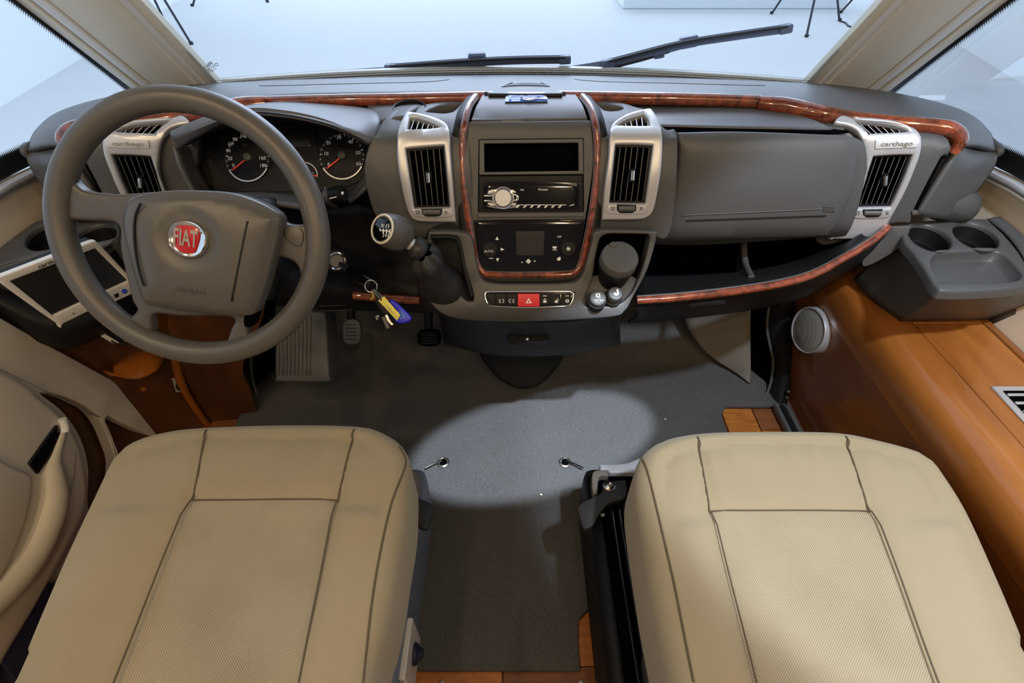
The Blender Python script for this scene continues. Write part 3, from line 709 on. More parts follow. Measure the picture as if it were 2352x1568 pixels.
text('brand_lettering', 'Pioneer', 1247, 435, 5.5, S_con, 'print', rd, lift=.0075)
text('lettering', 'MIX', 1199, 436, 4, S_con, 'print', rd, lift=.0075); text('lettering', 'MIXTRAX  USB', 1302, 434, 3.5, S_con, 'grey', rd, lift=.0075)
# grey ledge under the radio
line('ledge', (1096, 495), (1342, 493), 12, S_con, 'grey', D, lift=.005, t=.008, e=4)
# climate control
cl = thing('climate_panel', 'glossy black climate control panel with round knobs below the radio', 'climate control', (.03, .83, .66))
panel('fascia', [(1088, 505, 1), (1215, 503), (1344, 503, 1), (1336, 560), (1324, 610), (1314, 621), (1215, 623), (1114, 622), (1102, 612), (1094, 560)], S_con, 'gloss', cl, e=3, lift=.005)
quad('display', [(1185, 530), (1250, 530), (1248, 585), (1187, 585)], S_con, 'screen', cl, lift=.0056, e=0, t=.001)
for cx, cy, s in ((1126, 570, 'AUTO'), (1303, 568, '*')):
    P, n = S_con.hit(cx, cy); P += n * .005
    lathe('knob', P, n, [(.0165, 0), (.0155, .012), (.0135, .0145), (0, .0148)], 'black', cl, 28)
    if s == 'AUTO': text('lettering', s, cx - 2, cy + 4, 5.5, S_con, 'print', cl, lift=.0203)
    else:
        for k in range(3): line('snowflake', (cx - 5 * cos(k * pi / 3), cy - 5 * sin(k * pi / 3)), (cx + 5 * cos(k * pi / 3), cy + 5 * sin(k * pi / 3)), 1.6, S_con, 'print', cl, lift=.0204)
def mark(nm, pts): panel(nm, [p + (1,) for p in pts], S_con, 'print', cl, lift=.0056, e=0, t=.0006)
mark('arrow_up', [(1142, 542), (1146, 550), (1138, 550)]); mark('arrow_down', [(1143, 600), (1139, 592), (1147, 592)]); mark('arrow_side', [(1159, 572), (1150, 568), (1150, 575)])
text('lettering', 'OFF', 1284, 543, 4.5, S_con, 'print', cl, lift=.0056); text('lettering', 'MAX', 1274, 573, 3.5, S_con, 'print', cl, lift=.0056)
mark('defrost_symbol', [(1268, 565), (1279, 565), (1277, 570), (1270, 570)]); mark('recirculation_symbol', [(1278, 594), (1283, 589), (1287, 589), (1287, 596), (1281, 598)])
text('lettering', '-', 1199, 600, 12, S_con, 'print', cl, lift=.0056); text('lettering', '+', 1228, 599, 8, S_con, 'print', cl, lift=.0056)
for k in range(4): disc('fan_symbol', 1213.5 + 3 * cos(k * pi / 2), 599 + 3 * sin(k * pi / 2), 2.6, 2.2, S_con, 'print', cl, lift=.0056, e=0, t=.0006)
line('car_symbol', (1123, 592), (1133, 592), 2, S_con, 'print', cl, lift=.0056)

# lower console with recesses for lever and cups
S_low = prof([(525, .83), (560, .82), (620, .797), (650, .787), (690, .768), (725, .755), (742, .768)])
panel('lower_console', [(985, 532, 1), (1050, 533), (1082, 545), (1094, 600), (1104, 636), (1130, 650), (1215, 652), (1300, 650), (1332, 640), (1346, 606), (1358, 560), (1370, 531), (1440, 529), (1510, 531, 1), (1502, 570), (1484, 625), (1455, 680), (1436, 712), (1400, 728), (1215, 738), (1080, 735), (1020, 722), (985, 690), (960, 640)], S_low, 'dash', D,
      holes=[[(1385, 541), (1440, 537), (1488, 538, 1), (1492, 548), (1480, 600), (1462, 650), (1444, 680), (1415, 700), (1352, 704), (1340, 697), (1344, 680), (1360, 640), (1370, 580)], [(990, 540, 1), (1040, 541), (1056, 552), (1068, 610), (1088, 680), (1082, 692), (1060, 680), (1000, 600)]], e=4, lift=.002, step=22, t=.03)
panel('cup_well', [(1360, 532), (1500, 532), (1470, 690), (1420, 712), (1335, 710)], S_low, 'void', D, e=0, lift=-.05, t=.002)
panel('lever_well', [(980, 535), (1060, 535), (1095, 700), (1040, 700), (975, 620)], S_low, 'black', D, e=0, lift=-.03, t=.002)
panel('cup_shelf', [(1358, 640), (1460, 640), (1444, 680), (1415, 699), (1352, 703), (1341, 697)], S_low, 'grey', D, e=0, lift=-.012, t=.002)
# lower lip under console, handle
grid('console_belly', YG([[(1000, 716, .765), (1100, 733, .762), (1215, 738, .76), (1330, 734, .762), (1440, 708, .765)], [(1010, 735, .80), (1110, 752, .79), (1215, 757, .785), (1320, 752, .79), (1425, 728, .80)], [(1020, 790, .90), (1110, 812, .87), (1215, 818, .865), (1320, 812, .87), (1425, 790, .90)]]), 'black', D, 4, 4, .01)
S_bel = Flat(aY(1215, 770, .815), (0, -1, .25))
panel('ashtray_drawer', [(1160, 758, 1), (1265, 757, 1), (1258, 780), (1245, 786), (1215, 787), (1180, 786), (1168, 780)], S_bel, 'black', D, e=2, lift=.012)
line('drawer_edge', (1160, 759), (1265, 758), 3, S_bel, 'grey', D, lift=.014, t=.004, e=1)
panel('drawer_mark', [(1207, 774), (1211, 769), (1214, 772), (1212, 775)], S_bel, 'print', D, e=0, lift=.0128, t=.0005)
# hazard switch strip
hz = thing('switch_panel', 'chrome rimmed switch strip with the red hazard button', 'switches', (.03, .775, .6))
strip_o = [(1113, 671), (1122, 668, 1), (1215, 667), (1308, 667, 1), (1318, 672), (1318, 684), (1312, 698), (1298, 704), (1215, 707), (1132, 704), (1119, 698), (1113, 684)]
panel('chrome_rim', strip_o, S_low, 'chrome', hz, holes=[[(1117, 674), (1122, 672, 1), (1308, 671, 1), (1314, 674), (1314, 684), (1308, 696), (1296, 700), (1215, 703), (1134, 700), (1123, 695), (1117, 684)]], e=1.8, lift=.005)
panel('switch_bed', [(1115, 673), (1122, 670), (1308, 669), (1316, 674), (1315, 686), (1308, 698), (1296, 702), (1215, 705), (1134, 702), (1122, 697), (1115, 686)], S_low, 'gloss', hz, e=0, lift=.003, t=.001)
for a, b in ((1117, 1138), (1139, 1163), (1164, 1188), (1240, 1263), (1264, 1287), (1288, 1312)):
    quad('button', [(a, 674), (b, 674), (b, 700), (a + (5 if a == 1117 else 0), 700)] if b < 1312 else [(a, 674), (b, 674), (b - 6, 699), (a, 700)], S_low, 'black', hz, lift=.0065, e=1, t=.004)
quad('hazard_button', [(1189, 674), (1239, 674), (1239, 703), (1189, 703)], S_low, 'hazard', hz, lift=.008, e=1.2, t=.006)
panel('hazard_triangle', [(1214, 683, 1), (1221, 695, 1), (1207, 695, 1)], S_low, 'print', hz, holes=[[(1214, 687, 1), (1217, 693, 1), (1211, 693, 1)]], lift=.0085, e=0, t=.0005)
for x, s in ((1151, 'fog'), (1176, 'fog2'), (1251, 'lock'), (1277, 'unlock'), (1302, 'wheel')):
    if 'fog' in s:
        k = 1 if s == 'fog' else -1
        arc('symbol', x + 3 * k, 690, 4, 4.2, -100, 100 if k > 0 else 260, 1.2, S_low, 'print', hz, lift=.007) if k > 0 else arc('symbol', x - 3, 690, 4, 4.2, 80, 280, 1.2, S_low, 'print', hz, lift=.007)
        for j in (-3, 0, 3): line('symbol', (x - 5 * k, 690 + j), (x - 1 * k, 691 + j), 1.2, S_low, 'print', hz, lift=.007)
    elif s == 'wheel': arc('symbol', x, 690, 4.2, 4, 0, 360, 1.2, S_low, 'print', hz, lift=.007); line('symbol', (x - 3, 690), (x + 3, 690), 1.4, S_low, 'print', hz, lift=.007)
    else:
        quad('symbol', [(x - 3.5, 689), (x + 3.5, 689), (x + 3.5, 694), (x - 3.5, 694)], S_low, 'print', hz, lift=.007, e=0, t=.0005)
        arc('symbol', x + (0 if s == 'lock' else 3), 689, 2.8, 4.5, 0, 180, 1, S_low, 'print', hz, lift=.007)
for x in (1251, 1302): line('indicator', (x - 4, 679), (x + 4, 679), 1.4, S_low, 'print', hz, lift=.007)

# shelf under the glovebox with burl lip
LIP = [(1462, 690, .785), (1560, 683, .79), (1700, 667, .80), (1800, 650, .815), (1870, 629, .83), (1940, 592, .86), (2000, 555, .89), (2040, 521, .915)]
tube('shelf_lip', [aY(*p) for p in LIP], .0078, 'burl', D, n=8, seg=10)
tube('lip_edge', [aY(x, y - 9, Y + .008) for x, y, Y in LIP], .003, 'dash', D, n=8, seg=8)
back = [(1480, 566, 1.02), (1560, 562, 1.03), (1700, 556, 1.04), (1800, 553, 1.03), (1870, 552, 1.01), (1920, 550, .99), (1970, 545, .97), (2010, 530, .95)]
grid('shelf_floor', [[aY(x, y - 10, Y + .012) - V((0, 0, .006)) for x, y, Y in LIP], [aY(x, y - 40, Y + .07) - V((0, 0, .015)) for x, y, Y in LIP][:5] + [aY(x, y - 22, Y + .03) - V((0, 0, .01)) for x, y, Y in LIP][5:], [aY(x, min(y - 55, 620), Y + .14) - V((0, 0, .012)) for x, y, Y in LIP][:5] + [aY(x, y - 34, Y + .05) for x, y, Y in LIP][5:]], 'black', D, 4, 4, .006)
grid('shelf_back', YG([[(1470, 545, 1.03), (1700, 540, 1.04), (1900, 535, 1.02), (2020, 515, .96)], [(1450, 640, 1.06), (1700, 625, 1.06), (1900, 600, 1.03), (2010, 545, .95)]]), 'void', D, 4, 3, .004)
tube('shelf_divider', [aY(1708, 560, 1.0), aY(1712, 604, .95), aY(1726, 638, .87)], .007, 'dash', D, n=4)
mk('divider_web', [aY(1704, 545, 1.02), aY(1712, 604, .95), aY(1726, 638, .87), aY(1700, 645, .87), aY(1690, 620, .96)], [(0, 1, 2, 3, 4)], 'black', D)
grid('shelf_underside', [[aY(x, y + 9, Y + .004) for x, y, Y in LIP], [aY(x, y + 36, Y + .06) for x, y, Y in LIP], [aY(x - 20, y + 52, Y + .22) for x, y, Y in LIP]], 'black', D, 4, 4, .006)
panel('lip_end', [(2046, 520, 1), (2094, 518, 1), (2074, 560), (2030, 592), (1985, 612), (1985, 590), (2030, 545)], Flat(aY(2050, 545, .915), (-.45, -.8, .2)), 'dash', D, e=2, lift=.002)
line('maker_plate', (1580, 700), (1665, 692), 9, Flat(aY(1620, 696, .80), (0, -1, .2)), 'black', D, lift=.004, e=1)
# the same lip left of the console, running under the column
tube('shelf_lip', [aY(812, 678, .80), aY(880, 684, .80), aY(965, 690, .79)], .0085, 'burl', D, n=5, seg=10)
grid('lower_dash', YG([[(640, 470, .97), (760, 480, .95), (840, 470, .93), (900, 505, .89), (990, 540, .87)], [(640, 560, .95), (760, 580, .93), (850, 590, .91), (920, 600, .88), (985, 620, .86)], [(640, 660, .90), (760, 672, .86), (850, 680, .83), (920, 685, .82), (990, 695, .81)], [(640, 700, .95), (760, 712, .93), (850, 714, .92), (920, 716, .90), (1000, 720, .88)]]), 'black', D, 4, 4, .01)
for y in (698, 709): line('knee_panel_edge', (738, y), (812, y - 2), 1.6, Flat(aY(780, 700, .90), (0, -1, .3)), 'grey', D, lift=.012)

# ---------------------------------------------------------------- phone/document holder on top and the blue card
dh = thing('document_holder', 'dark hump shaped document clip on top of the centre console', 'holder', (.03, 1.04, .885))
S_hd = Skin(grid('hood', YG([[(1128, 212, 1.10), (1170, 192, 1.12), (1208, 188, 1.125), (1246, 191, 1.12), (1284, 211, 1.10)], [(1118, 214, 1.06), (1160, 203, 1.075), (1208, 200, 1.08), (1254, 202, 1.075), (1296, 213, 1.06)], [(1114, 217, 1.03), (1160, 215, 1.035), (1208, 214, 1.035), (1254, 214, 1.035), (1299, 216, 1.03)], [(1122, 222, 1.025), (1160, 223, 1.027), (1208, 223, 1.027), (1254, 222, 1.027), (1290, 221, 1.025)]]), 'deck', dh, 5, 4, .01))
panel('recess_shade', [(1146, 201, 1), (1175, 194), (1208, 191), (1242, 193), (1268, 200, 1), (1240, 198), (1208, 197), (1176, 198)], S_hd, 'black', dh, e=0, t=.002, lift=.0012, step=5)  # flat black crescent painted in for shade in the hollow
tube('front_lip_shade', [aY(x, y, 1.022) for x, y in ((1122, 219), (1160, 219.5), (1208, 220), (1254, 219.5), (1291, 219))], .0042, 'black', dh, n=3)  # black strip painted in for shade along the lower edge
for x in (1117, 1295): tube('hinge', [aY(x, 214, 1.035), aY(x, 219, 1.03), aY(x + (3 if x < 1200 else -3), 223, 1.028)], .004, 'black', dh, n=3)
S_crd = flat3(*[(lambda h: h[0] + h[1] * .0072)(S_con.hit(*q)) for q in ((1167, 220), (1250, 220), (1209, 230))])
cd = thing('card', 'small blue and white card tucked under the document holder', 'card', (.03, 1.02, .89))
quad('sheet', [(1163, 219), (1252, 219), (1258, 240), (1160, 241)], S_con, 'card', cd, lift=.0065, e=0, t=.001)
quad('white_field', [(1167, 220), (1250, 220), (1252, 230), (1166, 230)], S_con, 'cardw', cd, lift=.0070, e=0, t=.0006)
panel('fold', [(1195, 234, 1), (1215, 233), (1256, 234, 1), (1257, 238, 1), (1235, 237), (1215, 240), (1196, 237, 1)], S_con, 'cardw', cd, lift=.0085, e=0, t=.001, step=5)
for i, s in enumerate('DKZ'): text('lettering', s, 1185 + i * 24, 225, 5, S_crd, 'card', cd, lift=.0028, wide=2.6)

# ================================================================== INSTRUMENT CLUSTER
ic = thing('instrument_cluster', 'hooded instrument cluster with speed and rev dials behind the steering wheel', 'instruments', (-.45, .98, .8))
grid('hood', YG([[(428, 300, 1.03), (490, 262, 1.06), (570, 240, 1.07), (650, 234, 1.075), (740, 238, 1.07), (830, 246, 1.06), (868, 257, 1.04), (879, 290, 1.0)],
                 [(398, 298, .955), (460, 272, .96), (560, 246, .965), (650, 244, .97), (740, 256, .97), (825, 270, .97), (868, 276, .965), (874, 300, .955)],
                 [(391, 310, .915), (450, 292, .905), (560, 257, .90), (650, 259, .895), (740, 277, .90), (820, 307, .905), (850, 325, .91), (866, 322, .93)],
                 [(412, 341, .915), (462, 312, .91), (560, 266, .91), (650, 268, .905), (740, 287, .91), (815, 318, .92), (842, 333, .93), (860, 330, .95)]]), 'deck', ic, 5, 4, .008)
gO = aD(680, 372, 1.03)
S_g = Flat(gO, (0, -1, .62))
grid('hood_lining', YG([[(412, 341, .918), (462, 312, .912), (560, 266, .915), (650, 268, .91), (740, 287, .915), (815, 318, .925), (860, 332, .95)], [(440, 330, 1.0), (500, 300, 1.0), (580, 284, 1.0), (650, 282, 1.0), (730, 290, 1.0), (800, 310, 1.0), (846, 335, 1.0)]]), 'black', ic, 4, 4, .004)
grid('binnacle_side', YG([[(404, 338, .945), (415, 380, .93), (440, 430, .92), (470, 470, .91)], [(440, 335, 1.0), (455, 375, .995), (480, 425, .98), (510, 455, .96)]]), 'wheel', ic, 4, 4, .006)
grid('binnacle_side', YG([[(872, 310, .95), (866, 380, .93), (838, 430, .91), (800, 462, .90)], [(846, 330, 1.0), (842, 380, .99), (818, 425, .97), (790, 448, .96)]]), 'dash', ic, 4, 4, .006)
panel('backplate', [(425, 300), (560, 258), (680, 255), (800, 285), (862, 320), (858, 390), (820, 440), (700, 462), (520, 470), (450, 430)], S_g, 'black', ic, e=0, t=.01, lift=-.004)
panel('dial_window', [(500, 310), (560, 292), (680, 285), (800, 300), (848, 330), (846, 385), (815, 420), (740, 436), (640, 440), (540, 436), (500, 400)], S_g, 'dial', ic, e=0, t=.002)
panel('display', [(632, 297, 1), (712, 292, 1), (716, 338, 1), (640, 340, 1)], S_g, 'screen', ic, e=1, lift=.002)
line('divider', (716, 285), (736, 385), 6, S_g, 'black', ic, lift=.004)
SPEED = [('0', 539, 381), ('20', 531, 365), ('40', 527, 347), ('60', 532, 332), ('80', 543, 321), ('100', 562, 313), ('120', 583, 314), ('140', 600, 326), ('160', 605, 364), ('180', 607, 381)]
for nm, cx, cy, rx, ry, L in (('speedometer', 571, 365, 50, 53, SPEED), ('tachometer', 787, 361, 51, 52, [('0', 757, 379), ('10', 751, 354), ('20', 756, 329), ('30', 780, 317), ('40', 807, 327), ('50', 824, 352), ('60', 825, 377)])):
    g = disc(nm, cx, cy, rx, ry, S_g, 'dial', ic, e=2, lift=.003)
    arc('dial_ring', cx, cy, rx, ry, 212, 335, 3.2, S_g, 'silver', g, lift=.0045)
    arc('dial_ring', cx, cy, rx, ry, -20, 212, 1.4, S_g, 'grey', g, lift=.0045)
    for k in range(19):
        a = R(-20 + 232 * k / 18); line('tick', (cx + rx * cos(a), cy - ry * sin(a)), (cx + (rx - (6 if k % 3 == 0 else 4)) * cos(a), cy - (ry - (6 if k % 3 == 0 else 4)) * sin(a)), 1.6 if k % 3 == 0 else 1, S_g, 'print', g, lift=.005)
    for s, x, y in L: text('numeral', s, x, y, 8.5, S_g, 'print', g, lift=.0048)
    line('needle', (cx - 5, cy + 4), (cx - 33, cy + 27), 3, S_g, 'needle', g, lift=.008, e=.6)
    P, n = S_g.hit(cx + 1, cy - 3); lathe('needle_cap', P, n, [(.0085, .003), (.008, .010), (.005, .012), (0, .0122)], 'grey', g, 20)
text('lettering', 'km/h', 566, 334, 4, S_g, 'grey', ic, lift=.005); text('lettering', 'rpm x 100', 785, 333, 3.5, S_g, 'grey', ic, lift=.005)
arc('temperature_arc', 698, 404, 33, 32, -5, 92, 2, S_g, 'print', ic, lift=.003); arc('temperature_arc', 698, 404, 33, 32, 78, 92, 3, S_g, 'needle', ic, lift=.0035)
line('needle', (708, 404), (731, 404), 2.4, S_g, 'needle', ic, lift=.004)
text('lettering', 'H', 699, 383, 4, S_g, 'print', ic, lift=.003); text('lettering', 'C', 720, 398, 4, S_g, 'print', ic, lift=.003)

# ================================================================== AIR VENTS
def vent(lab, S_, outer, toph, mainh, tops, slats, plate_pts, wheel_pts, tab, badge=None, flip=False, thumbs=True):
    c = S_.hit(*mainh[0][:2])[0]
    t = thing('air_vent', lab, 'air vent', c, 'air vents of the dashboard')
    panel('surround', outer, S_, 'silver', t, holes=[toph, mainh + []], e=5, lift=.010, step=10, t=.012)
    panel('backing', mainh, S_, 'void', t, e=0, lift=-.022, t=.002, step=20); panel('backing', toph, S_, 'void', t, e=0, lift=-.009, t=.002, step=12)
    for (a, b) in tops:
        vs = []
        for (x, y) in (a, ((a[0] + b[0]) / 2, (a[1] + b[1]) / 2), b):
            p, n = S_.hit(x, y); p2 = S_.hit(x + 2.4, y)[0]; vs += [p + n * .004, p2 + n * .004, p2 - n * .014, p - n * .014]
        ts = mk('top_slat', vs, [(0, 1, 5, 4), (4, 5, 9, 8), (1, 2, 6, 5), (5, 6, 10, 9), (3, 0, 4, 7), (7, 4, 8, 11)], 'silver', t); ts.data.materials.append(M['void'])
        for i, pg in enumerate(ts.data.polygons): pg.material_index = 0 if i < 2 else 1
    for (a, b) in slats:
        vs, fs = [], []; m = 6
        for i in range(m + 1):
            x, y = a[0] + (b[0] - a[0]) * i / m, a[1] + (b[1] - a[1]) * i / m
            p, n = S_.hit(x, y); p2 = S_.hit(x + 1.8, y)[0]; vs += [p + n * .0, p2 + n * .0, p2 - n * .02, p - n * .02]
        for i in range(m): k = 4 * i; fs += [(k, k + 1, k + 5, k + 4), (k + 1, k + 2, k + 6, k + 5), (k + 3, k, k + 4, k + 7)]
        so = mk('slat', vs, fs, 'grey', t); so.data.materials.append(M['void'])
        for i, pg in enumerate(so.data.polygons): pg.material_index = 0 if i % 3 == 0 else 1
    # dark inner frame round the slats
    L = loop(mainh, 8, True)
    panel('inner_frame', mainh, S_, 'black', t, holes=[[tuple(p) + (1,) for p in inset(loop(mainh, 12, True), 4)]], e=0, lift=.0015, t=.012)
    panel('control_plate', plate_pts, S_, 'silver', t, e=1.5, lift=.013, t=.006)
    panel('wheel_recess', wheel_pts, S_, 'black', t, e=1, lift=.0138, t=.003)
    xs_ = [p[0] for p in wheel_pts]; ys_ = [p[1] for p in wheel_pts]; x0, x1, y0, y1 = min(xs_) + 4, max(xs_) - 4, min(ys_) + 3, max(ys_) - 4
    p0, n0 = S_.hit(x0, (y0 + y1) / 2); p1, n1 = S_.hit(x1, (y0 + y1) / 2); r = .006
    lathe('thumbwheel', p0 + n0 * .0105, p1 - p0, [(0, 0), (r, 0), (r, (p1 - p0).length), (0, (p1 - p0).length)], 'grey', t, 16)
    ym = (y0 + y1) / 2; xa, xb = plate_pts[0][0] + (xs_[0] - plate_pts[0][0]) * .5, plate_pts[1][0] - (plate_pts[1][0] - max(xs_)) * .5
    quad('closed_mark', [(xa - 4, ym - 4), (xa + 4, ym - 4), (xa + 4, ym + 4), (xa - 4, ym + 4)], S_, 'printd', t, holes=[[(xa - 3, ym - 3, 1), (xa + 3, ym - 3, 1), (xa + 3, ym + 3, 1), (xa - 3, ym + 3, 1)]], e=0, lift=.0134, t=.0005)
    line('closed_mark', (xa - 3, ym + 3), (xa + 3, ym - 3), .8, S_, 'printd', t, lift=.0134)
    for k in (-2.5, 0, 2.5): line('open_mark', (xb - 3, ym + k), (xb + 3, ym + k), 1.2, S_, 'printd', t, lift=.0134)
    p, n = S_.hit(*tab); q = S_.hit(tab[0] + (1.5 if not flip else -1.5), tab[1] + 16)[0]; q2 = S_.hit(tab[0], tab[1] - 12)[0]
    tube('tab_holder', [q2 + n * .001, q + n * .001], .0065, 'black', t, n=2); tube('tab', [p + (q2 - p) * .7 + n * .006, q * .8 + p * .2 + n * .006], .0042, 'chrome', t, n=3)
    if badge:
        quad('badge', badge[0], S_, 'emboss', t, e=1.2, lift=.0125, t=.004)
        text('badge_lettering', 'carthago', *badge[1], 10.5, S_, 'steel', t, lift=.0128, ext=.0008, rot=badge[2], wide=1.35)
    return t
iL_main = [(934, 344, 1), (978, 340), (1021, 337, 1), (1034, 474, 1), (995, 475), (953, 476, 1)]
vent('silver framed inner air vent left of the radio, its top grille tapering to the right', S_ven,
     [(935, 267), (947, 266), (990, 275), (1022, 289), (1034, 309), (1036, 350), (1042, 430), (1048, 508, 1), (1000, 508), (962, 506), (944, 494), (930, 455), (916, 380), (914, 325), (922, 290)],
     [(943, 278, 1), (955, 277), (990, 288), (1016, 300, 1), (980, 304), (938, 306, 1)], iL_main,
     [((948 + i * 12 + (4 - i) * .8, 279 + i * 3.5), (942 + i * 12.5, 305 - i * .4)) for i in range(6)],
     [((938 + i * 14, 345 - i), (956 + i * 12.6, 474)) for i in range(6)],
     [(955, 477, 1), (1034, 476, 1), (1038, 494), (958, 494)], [(970, 476, 1), (1018, 475, 1), (1016, 488), (1008, 493), (980, 493), (973, 488)], (984, 405))
vent('silver framed inner air vent right of the radio, its top grille tapering to the left', S_ven,
     [(1399, 310), (1408, 290), (1440, 270), (1484, 259), (1496, 262), (1512, 288), (1519, 325), (1516, 390), (1506, 450), (1498, 482), (1484, 497), (1465, 502), (1420, 503), (1381, 503, 1), (1386, 440), (1396, 360)],
     [(1414, 296, 1), (1440, 281), (1476, 270, 1), (1485, 280), (1491, 297, 1), (1450, 297)], [(1412, 334, 1), (1455, 334), (1497, 336, 1), (1480, 465, 1), (1440, 465), (1398, 464, 1)],
     [((1421 + i * 12.5, 292 - i * 5), (1425 + i * 12.3, 297)) for i in range(6)],
     [((1424 + i * 13.4, 337), (1409 + i * 13.2, 463)) for i in range(6)],
     [(1396, 466, 1), (1480, 467, 1), (1476, 487), (1394, 486)], [(1414, 466, 1), (1458, 467, 1), (1457, 480), (1450, 485), (1420, 485), (1414, 479)], (1452, 400), flip=True)
oR = [(1912, 288), (1929, 272), (1962, 279), (2040, 286), (2080, 295), (2101, 305), (2112, 325), (2110, 352), (2098, 386), (2078, 434), (2050, 487), (2028, 523), (2010, 536), (1978, 545), (1900, 546, 1), (1926, 521), (1957, 467), (1979, 414), (1985, 376), (1979, 330), (1962, 305), (1940, 294)]
oRt = [(1958, 284, 1), (2000, 287), (2042, 292), (2074, 301), (2082, 307, 1), (2040, 309), (1991, 311, 1), (1976, 296)]
oRm = [(2003, 358, 1), (2048, 355), (2092, 354, 1), (2070, 412), (2042, 472, 1), (2002, 473), (1962, 474, 1), (1984, 415)]
tops = [((1970 + i * 18, 286 + i * 3.2), (1997 + i * 13.5, 310 - i * .5)) for i in range(6)]
sl = [((2013 + i * 13.6, 360), (1974 + i * 12.2, 473)) for i in range(6)]
pl = [(1955, 476, 1), (2043, 474, 1), (2036, 494), (1954, 495)]; wp = [(1977, 476, 1), (2023, 475, 1), (2020, 488), (2014, 493), (1986, 494), (1979, 489)]
vent('silver framed outer air vent at the passenger end of the dashboard beside the glovebox', S_vR, oR, oRt, oRm, tops, sl, pl, wp, (2032, 410), ([(2006, 321), (2101, 319), (2100, 337), (2005, 340)], (2054, 329), -.02), flip=True)
m2 = lambda L: [tuple((2352 - p[0], p[1])) for p in L]
vent('silver framed outer air vent partly hidden behind the steering wheel rim', S_vL, mx(oR), mx(oRt), mx(oRm), [tuple(m2(s)) for s in tops], [tuple(m2(s)) for s in sl], [pl_ for pl_ in [(2352 - 2043, 474, 1), (2352 - 1955, 476, 1), (2352 - 1954, 495), (2352 - 2036, 494)]], mx(wp), (323, 415), ([(252, 319), (347, 321), (348, 340), (253, 337)], (300, 329), .02))

# ================================================================== STEERING WHEEL
wc = V((-.4695, .6445, .8155)); tl, yw = .503, .062
wn = V((sin(yw) * cos(tl), -cos(yw) * cos(tl), sin(tl))); wa = V((0, 0, 1)).cross(wn).normalized(); wb = wn.cross(wa)
SW = thing('steering_wheel', 'dark grey four spoke steering wheel with a round red and chrome badge', 'steering wheel', wc)
class Wheel(Flat):
    pass
S_w0 = Flat(wc, wn); S_w1 = Flat(wc + wn * .030, wn); S_wr = Flat(wc - wn * .012, wn)
RM, rm = .1815, .0178
tube('rim', [wc + (wa * cos(a) + wb * sin(a)) * RM for a in (2 * pi * i / 24 for i in range(24))], rm, 'wheel', SW, True, 4, 16)
def loc(x, y, S_=S_w0): p = S_.hit(x, y)[0] - wc; return V((p.dot(wa), p.dot(wb)))
def wmap(off): return lambda u, v, h: wc + wa * u + wb * v + wn * (off + h)
def L2(pts, S_=S_w0): return [(lambda q: (q.x, q.y) + tuple(p[2:]))(loc(p[0], p[1], S_)) for p in pts]
def arcpts(a0, a1, r, n): return [(r * cos(a0 + (a1 - a0) * i / n), r * sin(a0 + (a1 - a0) * i / n)) for i in range(n + 1)]
ang = lambda x, y: math.atan2(loc(x, y).y, loc(x, y).x)
ri = RM - rm * .55
a_l, a_r = ang(196, 418), ang(695, 512)
hole_top = [p for p in arcpts(a_r, a_l, ri, 20)] + L2([(206, 436), (250, 444), (300, 446), (400, 440), (520, 446), (600, 468), (642, 496), (672, 514)], S_wr)
hole_left = L2([(152, 520), (170, 506), (222, 507), (284, 514), (290, 570), (303, 630), (318, 690), (328, 706), (312, 724), (286, 727), (250, 702), (214, 662), (180, 614), (158, 562)], S_wr)
hole_bot = L2([(366, 718), (430, 722), (520, 722), (548, 730), (540, 750), (528, 782), (512, 797), (480, 806), (425, 809), (380, 800), (362, 780), (361, 745)], S_wr)
hole_right = L2([(640, 588), (672, 594), (692, 612), (697, 645), (690, 685), (664, 728), (628, 768), (600, 786), (584, 775), (578, 752), (590, 716), (612, 650), (622, 600)], S_wr)
outer = [V(p) for p in arcpts(0, 2 * pi, RM - rm * .3, 60)[:-1]]
solid('spokes', outer, [loop(h, .006) for h in (hole_top, hole_left, hole_bot, hole_right)], wmap(.004), 'wheel', SW, .018, .007, 1, None, 4)
pad = L2([(282, 472), (300, 452), (345, 441), (410, 436), (520, 441), (590, 462), (634, 488), (642, 500), (641, 516), (632, 560), (612, 640), (592, 700), (576, 724), (530, 726), (450, 718), (360, 706), (326, 696), (308, 650), (288, 580), (276, 515)], S_w1)
padl = loop(pad, .006)
def padh(u, v, d): return .014 * (1 - (1 - min(1, d / .05)) ** 2)
em = loc(430, 549, Flat(wc + wn * .046, wn))
def padh2(u, v, d):
    h = padh(u, v, d); q = hypot(u - em.x, v - em.y)
    return h - .004 * max(0, min(1, (.0415 - q) / .006))
solid('airbag_pad', padl, [], wmap(.032), 'wheel', SW, .03, .010, 1, .007, 4, hf=padh2)
S_pad = Flat(wc + wn * .0455, wn)
line('pad_groove', (568, 508), (531, 692), 3.0, S_pad, 'black', SW, lift=.0006, t=.004)
tube('pad_groove', [S_pad.hit(x, y)[0] - wn * .001 for x, y in [(322, 466), (309, 500), (308, 560), (318, 620), (330, 658)]], .0016, 'black', SW)
text('airbag_lettering', 'AIRBAG', 435, 668, 14, S_pad, 'grey', SW, rot=.12, lift=.0002)
panel('pad_gap', [(636, 492), (652, 508), (648, 530), (630, 600), (608, 680), (592, 740), (560, 738), (600, 600)], Flat(wc + wn * .0045, wn), 'void', SW, e=0, t=.0005, lift=.0006)
